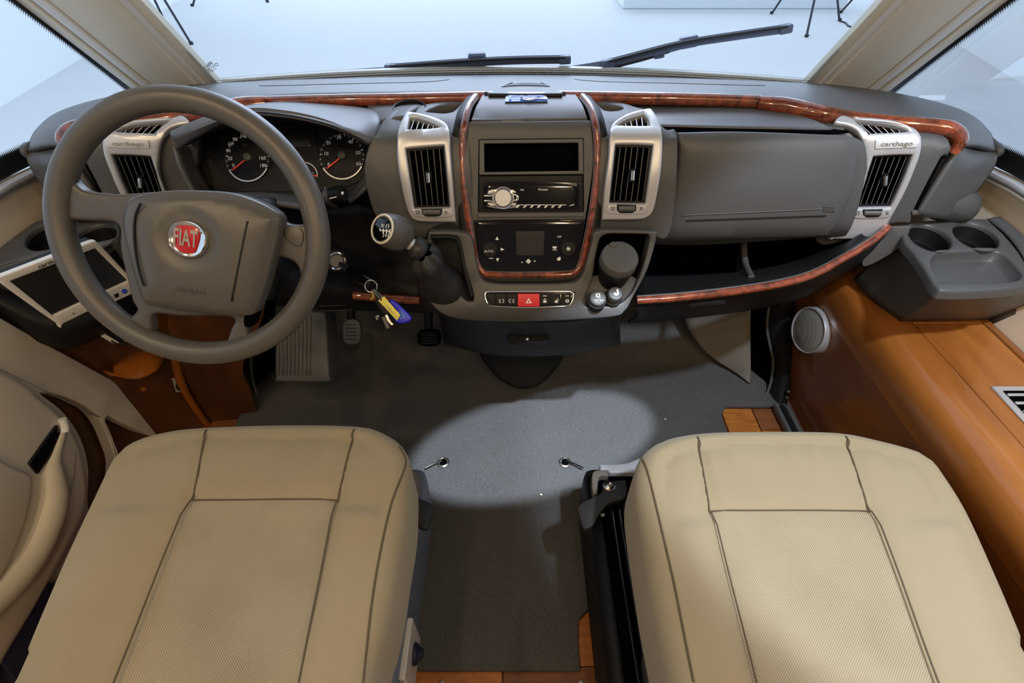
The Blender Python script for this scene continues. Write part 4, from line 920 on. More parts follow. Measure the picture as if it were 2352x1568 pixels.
# badge
bo = wc + wa * em.x + wb * em.y + wn * .0425
lathe('badge_ring', bo, wn, [(.0268, -.004), (.0268, .003), (.024, .0065), (.0205, .0045), (.0, .0045)], 'chrome', SW, 40, 60)
S_b = Flat(bo + wn * .0045, wn)
panel('badge_shield', [(403, 521), (430, 517), (455, 524), (459, 545), (451, 575), (444, 581), (420, 580), (404, 566), (398, 545)], S_b, 'red', SW, e=1.5, lift=.0012, t=.003)
text('badge_lettering', 'FIAT', 428, 548, 38, S_b, 'chrome', SW, rot=.16, lift=.0014, ext=.0012, wide=.52, bold=.0006)
# right spoke thumb pad
panel('spoke_cap', [(655, 524), (672, 518), (692, 526), (697, 545), (690, 566), (672, 562), (655, 545)], Flat(wc + wn * .006, wn), 'wheel', SW, e=3, lift=.001)
# column with shroud behind the wheel
sc_ = thing('steering_column', 'black steering column shroud between the wheel and the dashboard', 'steering column', wc - wn * .15)
lathe('hub', wc - wn * .001, -wn, [(.0, 0), (.045, .0), (.05, .03), (.06, .06), (.06, .10), (0, .10)], 'black', sc_, 24)
mmm = frame_rot(wa, wb)
bev(box('shroud', wc - wn * .17 - wb * .012, (.19, .13, .20), 'black', sc_, mmm, 0), .025, 4)
grid('shroud_top', [[wc - wn * d + wa * u + wb * (h - .9 * u * u) for u in (-.13, -.065, 0, .065, .14)] for d, h in ((.10, .045), (.15, .056), (.21, .06), (.28, .05))], 'dash', sc_, 4, 3, .006)
# stalk
sk = thing('wiper_stalk', 'black wiper control stalk with round end cap right of the steering column', 'stalk', aD(760, 447, .93))
s0, s1, s2 = aD(700, 456, .97), aD(752, 449, .945), aD(786, 444, .93)
ax_ = (s2 - s0).normalized()
lathe('arm', s0, ax_, [(0, 0), (.010, 0), (.011, (s1 - s0).length * .7), (.0135, (s1 - s0).length), (0, (s1 - s0).length)], 'black', sk, 20)
lathe('twist_ring', s1, ax_, [(0, 0), (.0135, 0), (.0135, .014), (0, .014)], 'grey', sk, 20)
lathe('end_cap', s1 + ax_ * .012, ax_, [(.0138, 0), (.0145, .004), (.0145, .024), (.012, .028), (0, .0285)], 'black', sk, 24)
S_sk = Flat(s1 + ax_ * .0408, ax_ if ax_.dot(EYE - s1) > 0 else ax_)
quad('end_mark', [(783, 440), (790, 440), (788, 447), (785, 447)], Flat(s2 + V((0, -.014, .004)), (.3, -.8, .5)), 'print', sk, e=0, t=.0005)
for x, y in ((733, 443), (739, 437), (733, 452), (746, 433)): disc('ring_mark', x, y, 2, 2, Flat(aD(736, 440, .945), (.1, -.8, .6)), 'print', sk, e=0, t=.0005)
line('wiper_mark', (757, 456), (773, 452), 2, Flat(aD(765, 454, .918), (0, -.8, .6)), 'print', sk)

# ================================================================== KEYS IN THE LOCK
lk = thing('ignition_lock', 'round chrome ignition lock on the right of the steering column', 'lock', aD(776, 602, .93))
lo, la = aD(772, 598, .95), V((.5, -.8, .12)).normalized()
lathe('barrel', lo, la, [(0, -.05), (.022, -.05), (.022, 0), (.0, 0)], 'black', lk, 24)
lathe('bezel', lo, la, [(.0185, 0), (.0185, .004), (.0165, .006), (.014, .004), (.014, 0)], 'chrome', lk, 28)
lathe('cylinder', lo, la, [(.0, .003), (.0125, .003), (.0125, .001)], 'steel', lk, 20)
kb = thing('key_bunch', 'bunch of keys with blue fob and brass tag hanging from the ignition key', 'keys', aD(850, 650, .88))
k0, k1 = aD(785, 608, .925), aD(848, 652, .87)
dk = (k1 - k0).normalized(); kr = frame_rot(dk, dk.cross(EYE - k0))
box('key_blade', k0 + dk * .006, (.03, .009, .003), 'steel', kb, kr, .001)
box('key_head', (k0 + k1) / 2 + dk * .010, ((k1 - k0).length * .78, .020, .009), 'gloss', kb, kr, .004)
rc_ = aD(852, 657, .865); e1, e2 = V((1, 0, 0)), V((0, .55, .83))
tube('ring', [rc_ + (e1 * cos(a) + e2 * sin(a)) * .0105 for a in (2 * pi * i / 12 for i in range(12))], .0011, 'chrome', kb, True, 4, 8)
def tagp(nm, pts, D, n, mat, th, e=1.5):
    S_ = Flat(aD(*pts[0][:2], D), n); return panel(nm, pts, S_, mat, kb, e=e, t=th)
tube('wire_loop', [aD(856, 667, .865), aD(866, 678, .862), aD(879, 691, .86)], .0013, 'steel', kb, n=4); tube('wire_loop', [aD(857, 665, .864), aD(872, 676, .86), aD(882, 688, .858)], .0011, 'steel', kb, n=4)
tagp('brass_tag', [(868, 690, 1), (882, 680, 1), (920, 723, 1), (912, 737, 1)], .855, (.15, -.75, .6), 'yellow', .002, .8)
for a, b in (((886, 700), (905, 722)), ((881, 703), (899, 724))): line('tag_engraving', a, b, .8, Flat(aD(868, 690, .855), (.15, -.75, .6)), 'printd', kb, lift=.0004)
disc('tag_hole', 875, 688, 2, 2.4, Flat(aD(868, 690, .855), (.15, -.75, .6)), 'void', kb, e=0, t=.0003, lift=.0004)
tagp('blue_fob', [(893, 690), (906, 691), (930, 712), (944, 728), (942, 737), (922, 743), (908, 738), (898, 718)], .872, (.1, -.75, .6), 'blue', .006, 3)
panel('fob_label', [(912, 715, 1), (922, 714, 1), (934, 728, 1), (918, 733, 1)], Flat(aD(893, 690, .871), (.1, -.75, .6)), 'card', kb, e=0, t=.0004)
tagp('black_key', [(862, 668), (873, 675), (884, 690), (894, 720), (886, 726), (874, 712), (864, 698)], .868, (0, -.75, .6), 'black', .007, 2)
tagp('house_key', [(884, 724, 1), (890, 722, 1), (896, 735), (904, 745, 1), (899, 748, 1), (890, 738)], .866, (.05, -.75, .6), 'steel', .002, .6)
tagp('house_key', [(876, 728, 1), (884, 727, 1), (895, 752, 1), (888, 756, 1)], .868, (.05, -.75, .6), 'grey', .002, .6)
tube('small_chain', [aD(853, 668, .866), aD(858, 680, .866), aD(851, 688, .867)], .0013, 'yellow', kb, n=4)
lathe('charm', aD(867, 728, .866), (0, 0, 1), [(0, -.005), (.004, -.003), (.004, .003), (0, .005)], 'chrome', kb, 12)

# ================================================================== GEAR LEVER
gl = thing('gear_lever', 'black gear lever with round shift pattern knob and leather gaiter', 'gear lever', aD(1030, 660, .97))
gk = aD(906, 534, .865); fd = (EYE - gk).normalized(); fd = (fd + V((-.32, 0, -.06))).normalized()
sh = (aD(985, 590, .90) - gk).normalized()
fd = (V((-.50, -.62, .61))).normalized(); kp = gk + fd * .030
lathe('knob', kp, -fd, [(.020, .0), (.0265, .001), (.0295, .012), (.0312, .026), (.030, .042), (.025, .054), (.015, .061), (0, .063)], 'wheel', gl, 32)
# shift pattern face, turned to the seats
fn = (fd).normalized(); fp = kp
lathe('pattern_ring', fp, fn, [(.0262, -.012), (.0262, -.002), (.0245, .001), (.0222, .0005), (.0218, -.003)], 'pillar', gl, 40)
lathe('pattern_face', fp, fn, [(.0222, -.001), (.015, .0012), (0, .002)], 'gloss', gl, 32)
S_k = Flat(fp + fn * .0022, fn)
text('pattern_lettering', 'R1 3 5', 886, 519, 8.5, S_k, 'print', gl, rot=.06, wide=.85); text('pattern_lettering', '2 4 6', 887, 541, 8.5, S_k, 'print', gl, rot=.06, wide=.85)
line('pattern_line', (873, 529), (896, 531), 2.2, S_k, 'print', gl, lift=.0004)
line('pattern_line', (873, 524), (873, 530), 2, S_k, 'print', gl, lift=.0004)
for x in (880.5, 888, 895): line('pattern_line', (x, 525.5 + (x - 880) * .05), (x - .5, 536 + (x - 880) * .05), 2, S_k, 'print', gl, lift=.0004)
tube('shaft', [gk + sh * .015, gk + sh * .055], .012, 'silver', gl, n=2); 
lathe('collar', gk + sh * .036, sh, [(0, 0), (.014, 0), (.0205, .006), (.022, .014), (.017, .024), (0, .024)], 'leather', gl, 28)
# gaiter: wrinkled sleeve from the collar to the floor of the recess
rings = []; q0 = gk + sh * .055; q1 = aD(1028, 668, 1.03)
for i in range(15):
    t = i / 14; c = q0.lerp(q1, t) + V((0, -.012, 0)) * sin(pi * t)
    rx = .020 + .010 * sin(pi * min(1, t * 3.2)) * (1 if t < .31 else 0) + .034 * t ** 1.4; rings.append((c, rx, t))
vs, fs, SG = [], [], 36; ax = (q1 - q0).normalized(); g1 = ax.cross(V((0, 0, 1))).normalized(); g2 = ax.cross(g1)
for c, r_, t in rings:
    for j in range(SG):
        a = 2 * pi * j / SG; f = 1 + .16 * max(0, 1 - t * 3.4) * cos(7 * a + 4 * t) + .05 * cos(5 * a + 14 * t) * (1 - t) + .03 * sin(22 * t)
        vs.append(c + (g1 * cos(a) * (1 + .25 * t) + g2 * sin(a)) * r_ * f)
for i in range(14):
    for j in range(SG): fs.append((i * SG + j, i * SG + (j + 1) % SG, (i + 1) * SG + (j + 1) % SG, (i + 1) * SG + j))
mk('gaiter', vs, fs, 'leather', gl, 70)
tube('gaiter_frame', [S_low.hit(x, y)[0] - V((0, .0, .0)) for x, y in [(990, 545), (1040, 545), (1056, 560), (1066, 612), (1084, 680)]], .004, 'black', gl)

# ================================================================== CUP WELL CONTENTS
ap = thing('ashtray_pot', 'round dark grey lidded ashtray pot standing in the console cup well', 'ashtray', aD(1420, 630, .95))
po = aD(1424, 590, .925); pax = V((.02, -.42, .9)).normalized()
lathe('pot', po - pax * .075, pax, [(0, 0), (.030, 0), (.034, .05), (.036, .052), (.036, .058), (0, .058)], 'black', ap, 36)
lathe('lid', po - pax * .022, pax, [(.0345, 0), (.0355, .006), (.0355, .018), (.033, .023), (.025, .0245), (0, .0245)], 'grey', ap, 36)
panel('lid_notch', [(1398, 563), (1408, 555), (1420, 562), (1410, 568)], Flat(po + pax * .0026, pax), 'wheel', ap, e=1.5, lift=.002, t=.004)
for nm, lab, cat, cx, cy, r_, hh in (('power_socket', 'black capped power outlet with printed maximum load at the front of the cup well', 'socket', 1374, 683, .0145, .012), ('cigarette_lighter', 'black cigarette lighter knob with a pipe symbol standing up beside the power outlet', 'lighter', 1414, 673, .0135, .022)):
    t = thing(nm, lab, cat, aD(cx, cy, .955)); p = aD(cx, cy, .952); a = (V((0, -.5, .85))).normalized()
    lathe('collar', p - a * hh, a, [(r_ + .004, -.02), (r_ + .004, .0), (r_, .002), (0, .002)], 'black', t, 28)
    lathe('cap', p - a * hh, a, [(r_, 0), (r_ + .001, hh * .8), (r_ - .001, hh), (r_ - .003, hh + .0006), (0, hh)], 'grey', t, 28)
    S_ = Flat(p + a * .0008, a)
    if nm == 'power_socket':
        quad('symbol', [(1368, 674), (1378, 673), (1379, 681), (1369, 682)], S_, 'print', t, e=0, t=.0004, holes=[[(1371, 676, 1), (1376, 675.5, 1), (1376.5, 679, 1), (1371.5, 679.5, 1)]])
        text('lettering', '12V', 1375, 685, 4, S_, 'print', t); text('lettering', 'MAX 180W', 1376, 690, 3, S_, 'print', t)
    else:
        panel('pipe_symbol', [(1409, 673), (1412, 671), (1415, 673), (1414, 675, 1), (1417, 674, 1), (1416, 664, 1), (1420, 663, 1), (1422, 675, 1), (1416, 679), (1411, 677)], S_, 'print', t, e=0, t=.0004)

# ================================================================== CUP HOLDER CONSOLES EITHER SIDE
def cupbox(s, lab):
    f = (lambda p: p) if s > 0 else (lambda p: (2352 - p[0],) + tuple(p[1:]))
    rev = (lambda L: L) if s > 0 else (lambda L: list(reversed(L)))
    t = thing('cup_holder_console', lab, 'cup holder', (s * .93, .85, .5))
    ZT = .655; ST = Flat((0, 0, ZT), (0, 0, 1))
    if s < 0: o = [(2080, 545), (2086, 510), (2150, 503), (2252, 502), (2292, 520), (2352, 565), (2392, 600), (2392, 628), (2352, 608), (2290, 590), (2227, 575), (2122, 560)]
    else: o = [(2086, 512), (2150, 503), (2255, 500), (2272, 506), (2310, 540), (2350, 592), (2368, 640), (2360, 655), (2290, 664), (2180, 667), (2150, 655), (2122, 612), (2100, 580), (2074, 546)]
    P = [f(p) for p in o]; tray = [(2140, 600), (2150, 584), (2166, 579), (2270, 574), (2310, 586), (2345, 625), (2340, 640), (2300, 646), (2170, 648), (2154, 640)]
    c1 = ell(2136, 544, 53, 27, 20, 0, .36); c2 = ell(2243, 541, 56, 27, 20, 0, .36)
    pn = lambda nm, pts, mat, **k: panel(nm, rev([f(p) for p in pts]), ST, mat, t, **k)
    panel('top', rev(P), ST, 'dash', t, holes=[[f(p) for p in c1], [f(p) for p in c2]] + ([[f(p) for p in tray]] if s > 0 else []), e=5, t=.02)
    # bodies of the holders: rings sinking into the console
    for c, dz in ((c1, .065), (c2, .065)):
        L = [V(ST.hit(*f(p))[0]) for p in c]; n = len(L); cc = sum(L, V((0, 0, 0))) / n; vs = []
        for k, (sc2, z) in enumerate(((1.05, -.006), (1.0, -.007), (.95, -.03), (.93, -.034), (.85, -.036), (.80, -dz), (0.01, -dz))): vs += [cc + (p - cc) * sc2 + V((0, 0, z - .004)) for p in L]
        mk('cup_well', vs, [(k * n + i, k * n + (i + 1) % n, (k + 1) * n + (i + 1) % n, (k + 1) * n + i) for k in range(6) for i in range(n)], 'black', t, face_cam=True)
    if s < 0:
        grid('front_face', [[ST.hit(*f(p))[0] - V((0, 0, .004)) for p in [(2080, 545), (2122, 560), (2227, 575), (2290, 590), (2392, 628)]], [V((-.70, .98, .5)), V((-.76, .95, .5)), V((-.86, .92, .5)), V((-.95, .88, .5)), V((-1.04, .84, .5))]], 'dash', t, 4, 3, .006)
        return t
    L = [V(ST.hit(*f(p))[0]) for p in [tuple(q) for q in loop(tray, 8)]]; n = len(L); cc = sum(L, V((0, 0, 0))) / n; vs = []
    for sc2, z in ((1.06, -.004), (1.0, -.006), (.96, -.020), (.90, -.024), (.01, -.024)): vs += [cc + (p - cc) * sc2 + V((0, 0, z)) for p in L]
    mk('tray', vs, [(k * n + i, k * n + (i + 1) % n, (k + 1) * n + (i + 1) % n, (k + 1) * n + i) for k in range(4) for i in range(n)], 'dash', t, face_cam=True)
    # skirt: side towards the footwell, front, outer slope
    A = lambda x, y, z: aZ(*f((x, y)), z)
    grid('side_skirt', [[A(2076, 540, .650), A(2100, 582, .650), A(2124, 618, .650), A(2152, 660, .648)], [A(2040, 560, .60), A(2050, 610, .58), A(2080, 660, .57), A(2130, 690, .585)], [A(1960, 640, .50), A(1985, 672, .49), A(2020, 706, .48), A(2066, 741, .478)]], 'dash', t, 4, 4, .008)
    grid('front_skirt', [[A(2150, 658, .648), A(2200, 668, .645), A(2290, 666, .645), A(2364, 650, .645)], [A(2128, 690, .585), A(2190, 708, .57), A(2290, 706, .57), A(2385, 690, .57)], [A(2064, 741, .478), A(2140, 739, .478), A(2215, 738, .478), A(2262, 737, .478)]], 'dash', t, 4, 4, .008)
    X = s * 1.046
    grid('outer_skirt', [[A(2268, 506, .649), A(2308, 540, .649), A(2346, 592, .649), A(2362, 650, .649)], [aX(*f((2290, 515)), X), aX(*f((2335, 552)), X), aX(*f((2385, 600)), X), aX(*f((2420, 680)), X)], [V((X, .95, .50)), V((X, .90, .50)), V((X, .86, .49)), V((X, .826, .48))]], 'dash', t, 4, 4, .006)
    return t
cupbox(1, 'black moulded side console with two open cup holders and a shallow tray')
cupbox(-1, 'black moulded side console with cup holders behind the white framed monitor on the driver side')

# ================================================================== MONITOR
mo = thing('monitor', 'flat monitor with white frame and dark screen tilted beside the steering wheel', 'monitor', (-.83, .78, .64))
def quadplane(px, k):
    d = [ray(*p) for p in px]; s = [1, 1.126, 1.2526, 1.1264]; return [EYE + d[i] * s[i] * k for i in range(4)]
mq = quadplane([(0, 637), (214, 551), (312, 655), (133, 743)], .80)
S_m = flat3(mq[0], mq[1], mq[3])
quad('case', [(-4, 640), (214, 553), (313, 657), (134, 746)], S_m, 'black', mo, e=1, lift=-.002, t=.02)
panel('frame', [(-6, 633, 1), (208, 552), (216, 551), (301, 640, 1), (310, 655), (303, 670), (262, 690, 1), (258, 683, 1), (140, 741), (130, 742), (2, 650)], S_m, 'white', mo, holes=[[(19, 643, 1), (118, 722, 1), (291, 643, 1), (215, 568, 1), (200, 574, 1)]], e=2.5, lift=.006, t=.010)
quad('screen', [(14, 640), (117, 725), (295, 644), (213, 562)], S_m, 'screen', mo, e=0, lift=.001, t=.001)
text('lettering', 'carthago', 112, 599, 9, S_m, 'printd', mo, rot=-.36, lift=.0065, wide=1.2)
disc('power_button', 281, 666, 6.5, 5.5, S_m, 'blue', mo, e=1, lift=.0075, t=.002); disc('button_ring', 281, 666, 4, 3.4, S_m, 'card', mo, e=.5, lift=.0085, t=.002)
quad('card_slot', [(256, 674), (266, 670), (268, 678), (260, 682)], S_m, 'black', mo, e=0, lift=.0068, t=.0005)
disc('sensor', 164, 717, 2.4, 1.4, S_m, 'printd', mo, e=0, lift=.0066, t=.0005)
tube('bracket', [S_m.hit(150, 650)[0] - S_m.n * .02, S_m.hit(170, 640)[0] - S_m.n * .06, V((-.90, .93, .60))], .012, 'black', mo)
# dark panel under the monitor
ub = [aD(-20, 690, .93), aD(120, 770, .93), aD(262, 730, 1.03), aD(330, 690, 1.08)]
side = thing('console_box', 'dark plastic box below the monitor on the driver side wall', 'console', (-.9, .85, .5))
grid('cover', [[aD(-40, 640, .985), aD(100, 600, 1.10), (aD(240, 555, 1.16)), aD(330, 600, 1.18)], [aD(-40, 672, .96), aD(110, 735, 1.02), aD(230, 720, 1.08), aD(330, 680, 1.17)], [aD(-40, 712, .985), aD(130, 800, 1.08), aD(240, 770, 1.15), aD(330, 725, 1.2)]], 'black', side, 4, 4, .006)
# small white outlet plate with a cable on the wall below
pl_t = thing('outlet_plate', 'small white outlet plate with a black plug and cable low on the wood wall', 'outlet', aD(262, 775, 1.17))
SPL = Flat(aD(262, 775, 1.16), (.75, -.5, .35))
quad('plate', [(226, 769), (250, 760), (298, 782), (262, 790)], SPL, 'white', pl_t, e=1.5, lift=.002)
tube('plug', [aD(252, 764, 1.15), aD(280, 780, 1.14)], .008, 'black', pl_t, n=2); tube('cable', [aD(280, 780, 1.14), aD(286, 792, 1.14), aD(262, 787, 1.155), aD(250, 772, 1.155), aD(256, 765, 1.15)], .0018, 'black', pl_t)

# ================================================================== WOOD SIDE CABINET (passenger side)
cb = thing('side_cabinet', 'cherry wood side cabinet with rounded edge and lid along the passenger wall', 'cabinet', (.9, .4, 0))
pf = [(.862, .0), (.845, .10), (.822, .26), (.806, .38), (.802, .425), (.806, .452), (.818, .470), (.836, .479), (.872, .480)]
prf = spline([V((x, 0, z)) for x, z in pf], 4); ysn = [-.6 + 1.95 * i / 24 for i in range(25)]
vs = [V((p.x, y, p.z)) for y in ysn for p in prf]; n = len(prf)
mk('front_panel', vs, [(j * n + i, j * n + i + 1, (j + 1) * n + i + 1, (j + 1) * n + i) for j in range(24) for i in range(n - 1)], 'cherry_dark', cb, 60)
# rounded top moulding, slightly proud of the front
pf2 = [(.8062, .372), (.8005, .40), (.7985, .428), (.803, .456), (.8165, .4745), (.836, .483), (.8735, .4835), (.8735, .477)]
prf = spline([V((x, 0, z)) for x, z in pf2], 4); n = len(prf); vs = [V((p.x, y, p.z)) for y in ysn for p in prf]
mk('edge_moulding', vs, [(j * n + i, j * n + i + 1, (j + 1) * n + i + 1, (j + 1) * n + i) for j in range(24) for i in range(n - 1)], 'cherry', cb, 60)
box('top_strip', (.962, 1.085, .474), (.166, .514, .018), 'cherry', cb, b=.002)
box('lid', (.953, .118, .474), (.151, 1.412, .019), 'cherry', cb, b=.002)
box('lid_groove', (.96, .2, .462), (.174, 1.6, .012), 'void', cb, b=0)
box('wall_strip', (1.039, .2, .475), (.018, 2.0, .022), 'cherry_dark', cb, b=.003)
vt = box('lid_vent', aZ(2366, 940, .4845) + V((.02, -.02, .001)), (.11, .15, .005), 'silver', cb, b=.002)
box('vent_hole', aZ(2366, 940, .4845) + V((.02, -.02, .0042)), (.085, .122, .002), 'void', vt, b=0)
for i in range(6): box('vent_bar', aZ(2366, 940, .4845) + V((.02, -.07 + i * .02, .006)), (.086, .006, .003), 'silver', vt, b=.001)
sp = thing('loudspeaker', 'round grey mesh loudspeaker set into the wood below the passenger dashboard', 'loudspeaker', aX(1865, 757, .80))
so_ = aX(1862, 758, .795); sa = V((-1, -.12, .10)).normalized()
lathe('ring', so_, sa, [(.0625, -.05), (.0625, .006), (.061, .010), (.0585, .010), (.058, .004)], 'silver', sp, 44)
lathe('mesh', so_, sa, [(.0575, .006), (.045, .011), (.02, .014), (0, .0145)], 'spk', sp, 44)
SS = Flat(so_ + sa * .0135, sa); line('badge', (1830, 765), (1838, 782), 3, SS, 'steel', sp)

# black seat belt post and kick panels
for s in (1, -1):
    f = lambda x: x if s > 0 else 2352 - x
    t = thing('footwell_post', 'curved black plastic post beside the %s footwell' % ('passenger' if s > 0 else 'driver'), 'post', (s * .8, 1.02, 0))
    def pt(x, y, Y): return aY(f(x), y, Y)
    grid('cover', [[pt(1768, 690, 1.16), pt(1762, 750, 1.13), pt(1768, 790, 1.11), pt(1776, 830, 1.09), pt(1770, 880, 1.06), pt(1752, 928, 1.02)], [pt(1795, 690, 1.12), pt(1795, 750, 1.10), pt(1796, 790, 1.08), pt(1798, 830, 1.06), pt(1796, 880, 1.03), pt(1788, 932, .99)], [pt(1826, 690, 1.12), pt(1822, 750, 1.10), pt(1820, 790, 1.08), pt(1820, 830, 1.06), pt(1816, 880, 1.03), pt(1806, 936, .99)]], 'black', t, 4, 4, .01)
    tube('edge', [pt(1768, 690, 1.155), pt(1762, 750, 1.125), pt(1768, 790, 1.105), pt(1776, 830, 1.085), pt(1770, 880, 1.055), pt(1752, 928, 1.015)], .004, 'grey', t)
    grid('inner_face', [[pt(1720, 690, 1.25), pt(1720, 760, 1.21), pt(1720, 830, 1.16), pt(1720, 880, 1.11), pt(1745, 932, 1.03)], [pt(1772, 690, 1.17), pt(1766, 760, 1.14), pt(1778, 830, 1.10), pt(1772, 880, 1.07), pt(1754, 930, 1.025)]], 'void', t, 4, 4, .004)
    for x, y in ((1812, 899), (1808, 913)): lathe('screw', pt(x, y, 1.0), (-s * .3, -1, .3), [(0, .004), (.005, .003), (.006, 0)], 'steel', t, 12)
wa_ = thing('wheel_arch_cover', 'grey brown footwell cover with curved lower edge ahead of the passenger', 'footwell cover', (.6, 1.2, 0))
grid('cover', YG([[(1568, 700, 1.22), (1640, 700, 1.20), (1724, 700, 1.17)], [(1580, 752, 1.20), (1650, 770, 1.17), (1724, 780, 1.14)], [(1612, 800, 1.17), (1665, 828, 1.14), (1724, 858, 1.09)], [(1640, 826, 1.155), (1682, 852, 1.12), (1722, 880, 1.07)]]), 'kick', wa_, 4, 4, .008)

# ================================================================== SEATS
def seat(nm, lab, out, ins, fr, seams, ztop, side_seam, s, extra):
    xy = lambda L, z: [(lambda p: (p.x, p.y) + tuple(q[2:]))(aZ(q[0], q[1], z)) for q in L]
    pts = xy(out, ztop - .03) + extra
    cx = sum(p[0] for p in pts) / len(pts); t = thing('cab_seat', lab, 'seat', (cx, .3, 0), 'front cab seats')
    o = loop(pts, .022); inl = loop(xy(ins, ztop - .005), .02, False)
    sm = [[V(p[:2]) for p in xy(q, ztop)] for q in seams]
    fL = [V(p[:2]) for p in xy(fr, ztop)]
    def hf(u, v, d):
        p = V((u, v)); h = 0
        ins_ = inside(p, inl); dl = ldist(p, inl)
        if ins_: h -= .004 + .004 * min(1, dl / .06)
        else: h -= .005 * math.exp(-(dl / .008) ** 2)
        dm = min(sdist(p, L[i], L[i + 1]) for L in sm for i in range(len(L) - 1))
        h -= .007 * math.exp(-(dm / .009) ** 2) if not ins_ else 0
        # crown of the side bolsters
        h += .010 * math.exp(-((d - .07) / .05) ** 2) if v < fL[0].y - .02 and not ins_ else 0
        # gathers along the front edge
        k = max(0, min(1, (v - (fL[0].y - .01)) / .06)); h += .0034 * k * sin(u * 95 + 2.2 * sin(u * 37)) * math.exp(-max(0, (d - .05)) / .05)
        h += .0016 * sin(u * 21 + v * 13) * sin(v * 17 - u * 9)
        h -= .028 * max(0, 1 - d / .085) ** 2.2
        return h
    mf = lambda u, v, h: V((u, v, ztop + h))
    def mapf(u, v, h):
        return V((u, v, ztop + h - (0 if h > -.1 else 0)))
    # rim of the cushion follows the crown height near the edge
    E_ = .042
    oo, (vs, tri) = solid('cushion', o, [], mapf, 'bolster', t, .14, E_, 1, .011, 6, hf=lambda u, v, d: hf(u, v, d), split=inl, ang=70)
    used = sorted({i for f in tri for i in f}); mp = {k: i for i, k in enumerate(used)}
    mk('insert', [vs[i] for i in used], [tuple(mp[i] for i in f) for f in tri], 'insert', t, 70)
    # piped seam on the inner side
    def onto(L):
        out = []
        for p in spline(L, 8):
            d = ldist(p, o); z = ztop + hf(p.x, p.y, d) if d > E_ else ztop - .001 - E_ * (1 - math.sqrt(max(0, 1 - (1 - d / E_) ** 2)))
            out.append(V((p.x, p.y, z + .0016 + (.0025 if E_ < d < E_ + .016 else 0))))
        return out
    tube('seam', onto([V(p[:2]) for p in xy(side_seam, ztop - .01)]), .0016, 'stitch', t, n=2, seg=6)
    for L in sm: tube('seam', onto(L), .0016, 'stitch', t, n=2, seg=6)
    tube('seam', [V((p.x, p.y, ztop + max(hf(p.x + a, p.y, .1) for a in (-.006, .006)) + .0004)) for p in loop([q[:2] for q in xy(ins, ztop - .005)], .03, False)], .0014, 'stitch', t, True, 1, 6)
    return t
dO = [(38, 1568), (62, 1500), (110, 1385), (160, 1270), (212, 1160), (258, 1066), (290, 1033), (340, 1008), (405, 992), (480, 984), (650, 978), (825, 981), (888, 998), (925, 1024), (942, 1062), (942, 1120), (937, 1190), (921, 1280), (902, 1395), (880, 1480), (858, 1568)]
ds = seat('cab_seat', 'tan cloth driver seat cushion in front of the steering wheel', dO, [(437, 1147, 1), (773, 1147, 1), (692, 1568, 1), (650, 1790, 1), (180, 1790, 1), (270, 1568, 1)],
     [(437, 1147), (773, 1147)], [[(472, 985), (462, 1030), (437, 1147)], [(812, 983), (800, 1030), (773, 1147)]], .462, [(916, 1020), (930, 1060), (898, 1170), (868, 1312), (844, 1476), (832, 1568)], -1, [(-.178, -.10), (-.62, -.10)])
pO = [(1536, 1568), (1520, 1490), (1500, 1395), (1476, 1260), (1460, 1160), (1456, 1105), (1464, 1062), (1484, 1034), (1530, 1010), (1615, 996), (1750, 993), (1905, 995), (2000, 1012), (2100, 1040), (2140, 1066), (2172, 1108), (2222, 1190), (2288, 1335), (2345, 1470), (2385, 1568)]
ps = seat('cab_seat', 'pale cloth passenger seat cushion beside the wood cabinet', pO, [(1633, 1172, 1), (2003, 1172, 1), (2146, 1568, 1), (2230, 1790, 1), (1785, 1790, 1), (1731, 1568, 1)],
     [(1633, 1172), (2003, 1172)], [[(1604, 1000), (1612, 1040), (1633, 1172)], [(1945, 1000), (1962, 1050), (2003, 1172)]], .462, [(1478, 1048), (1508, 1180), (1542, 1330), (1572, 1480), (1590, 1568)], 1, [(.70, -.10), (.205, -.10)])

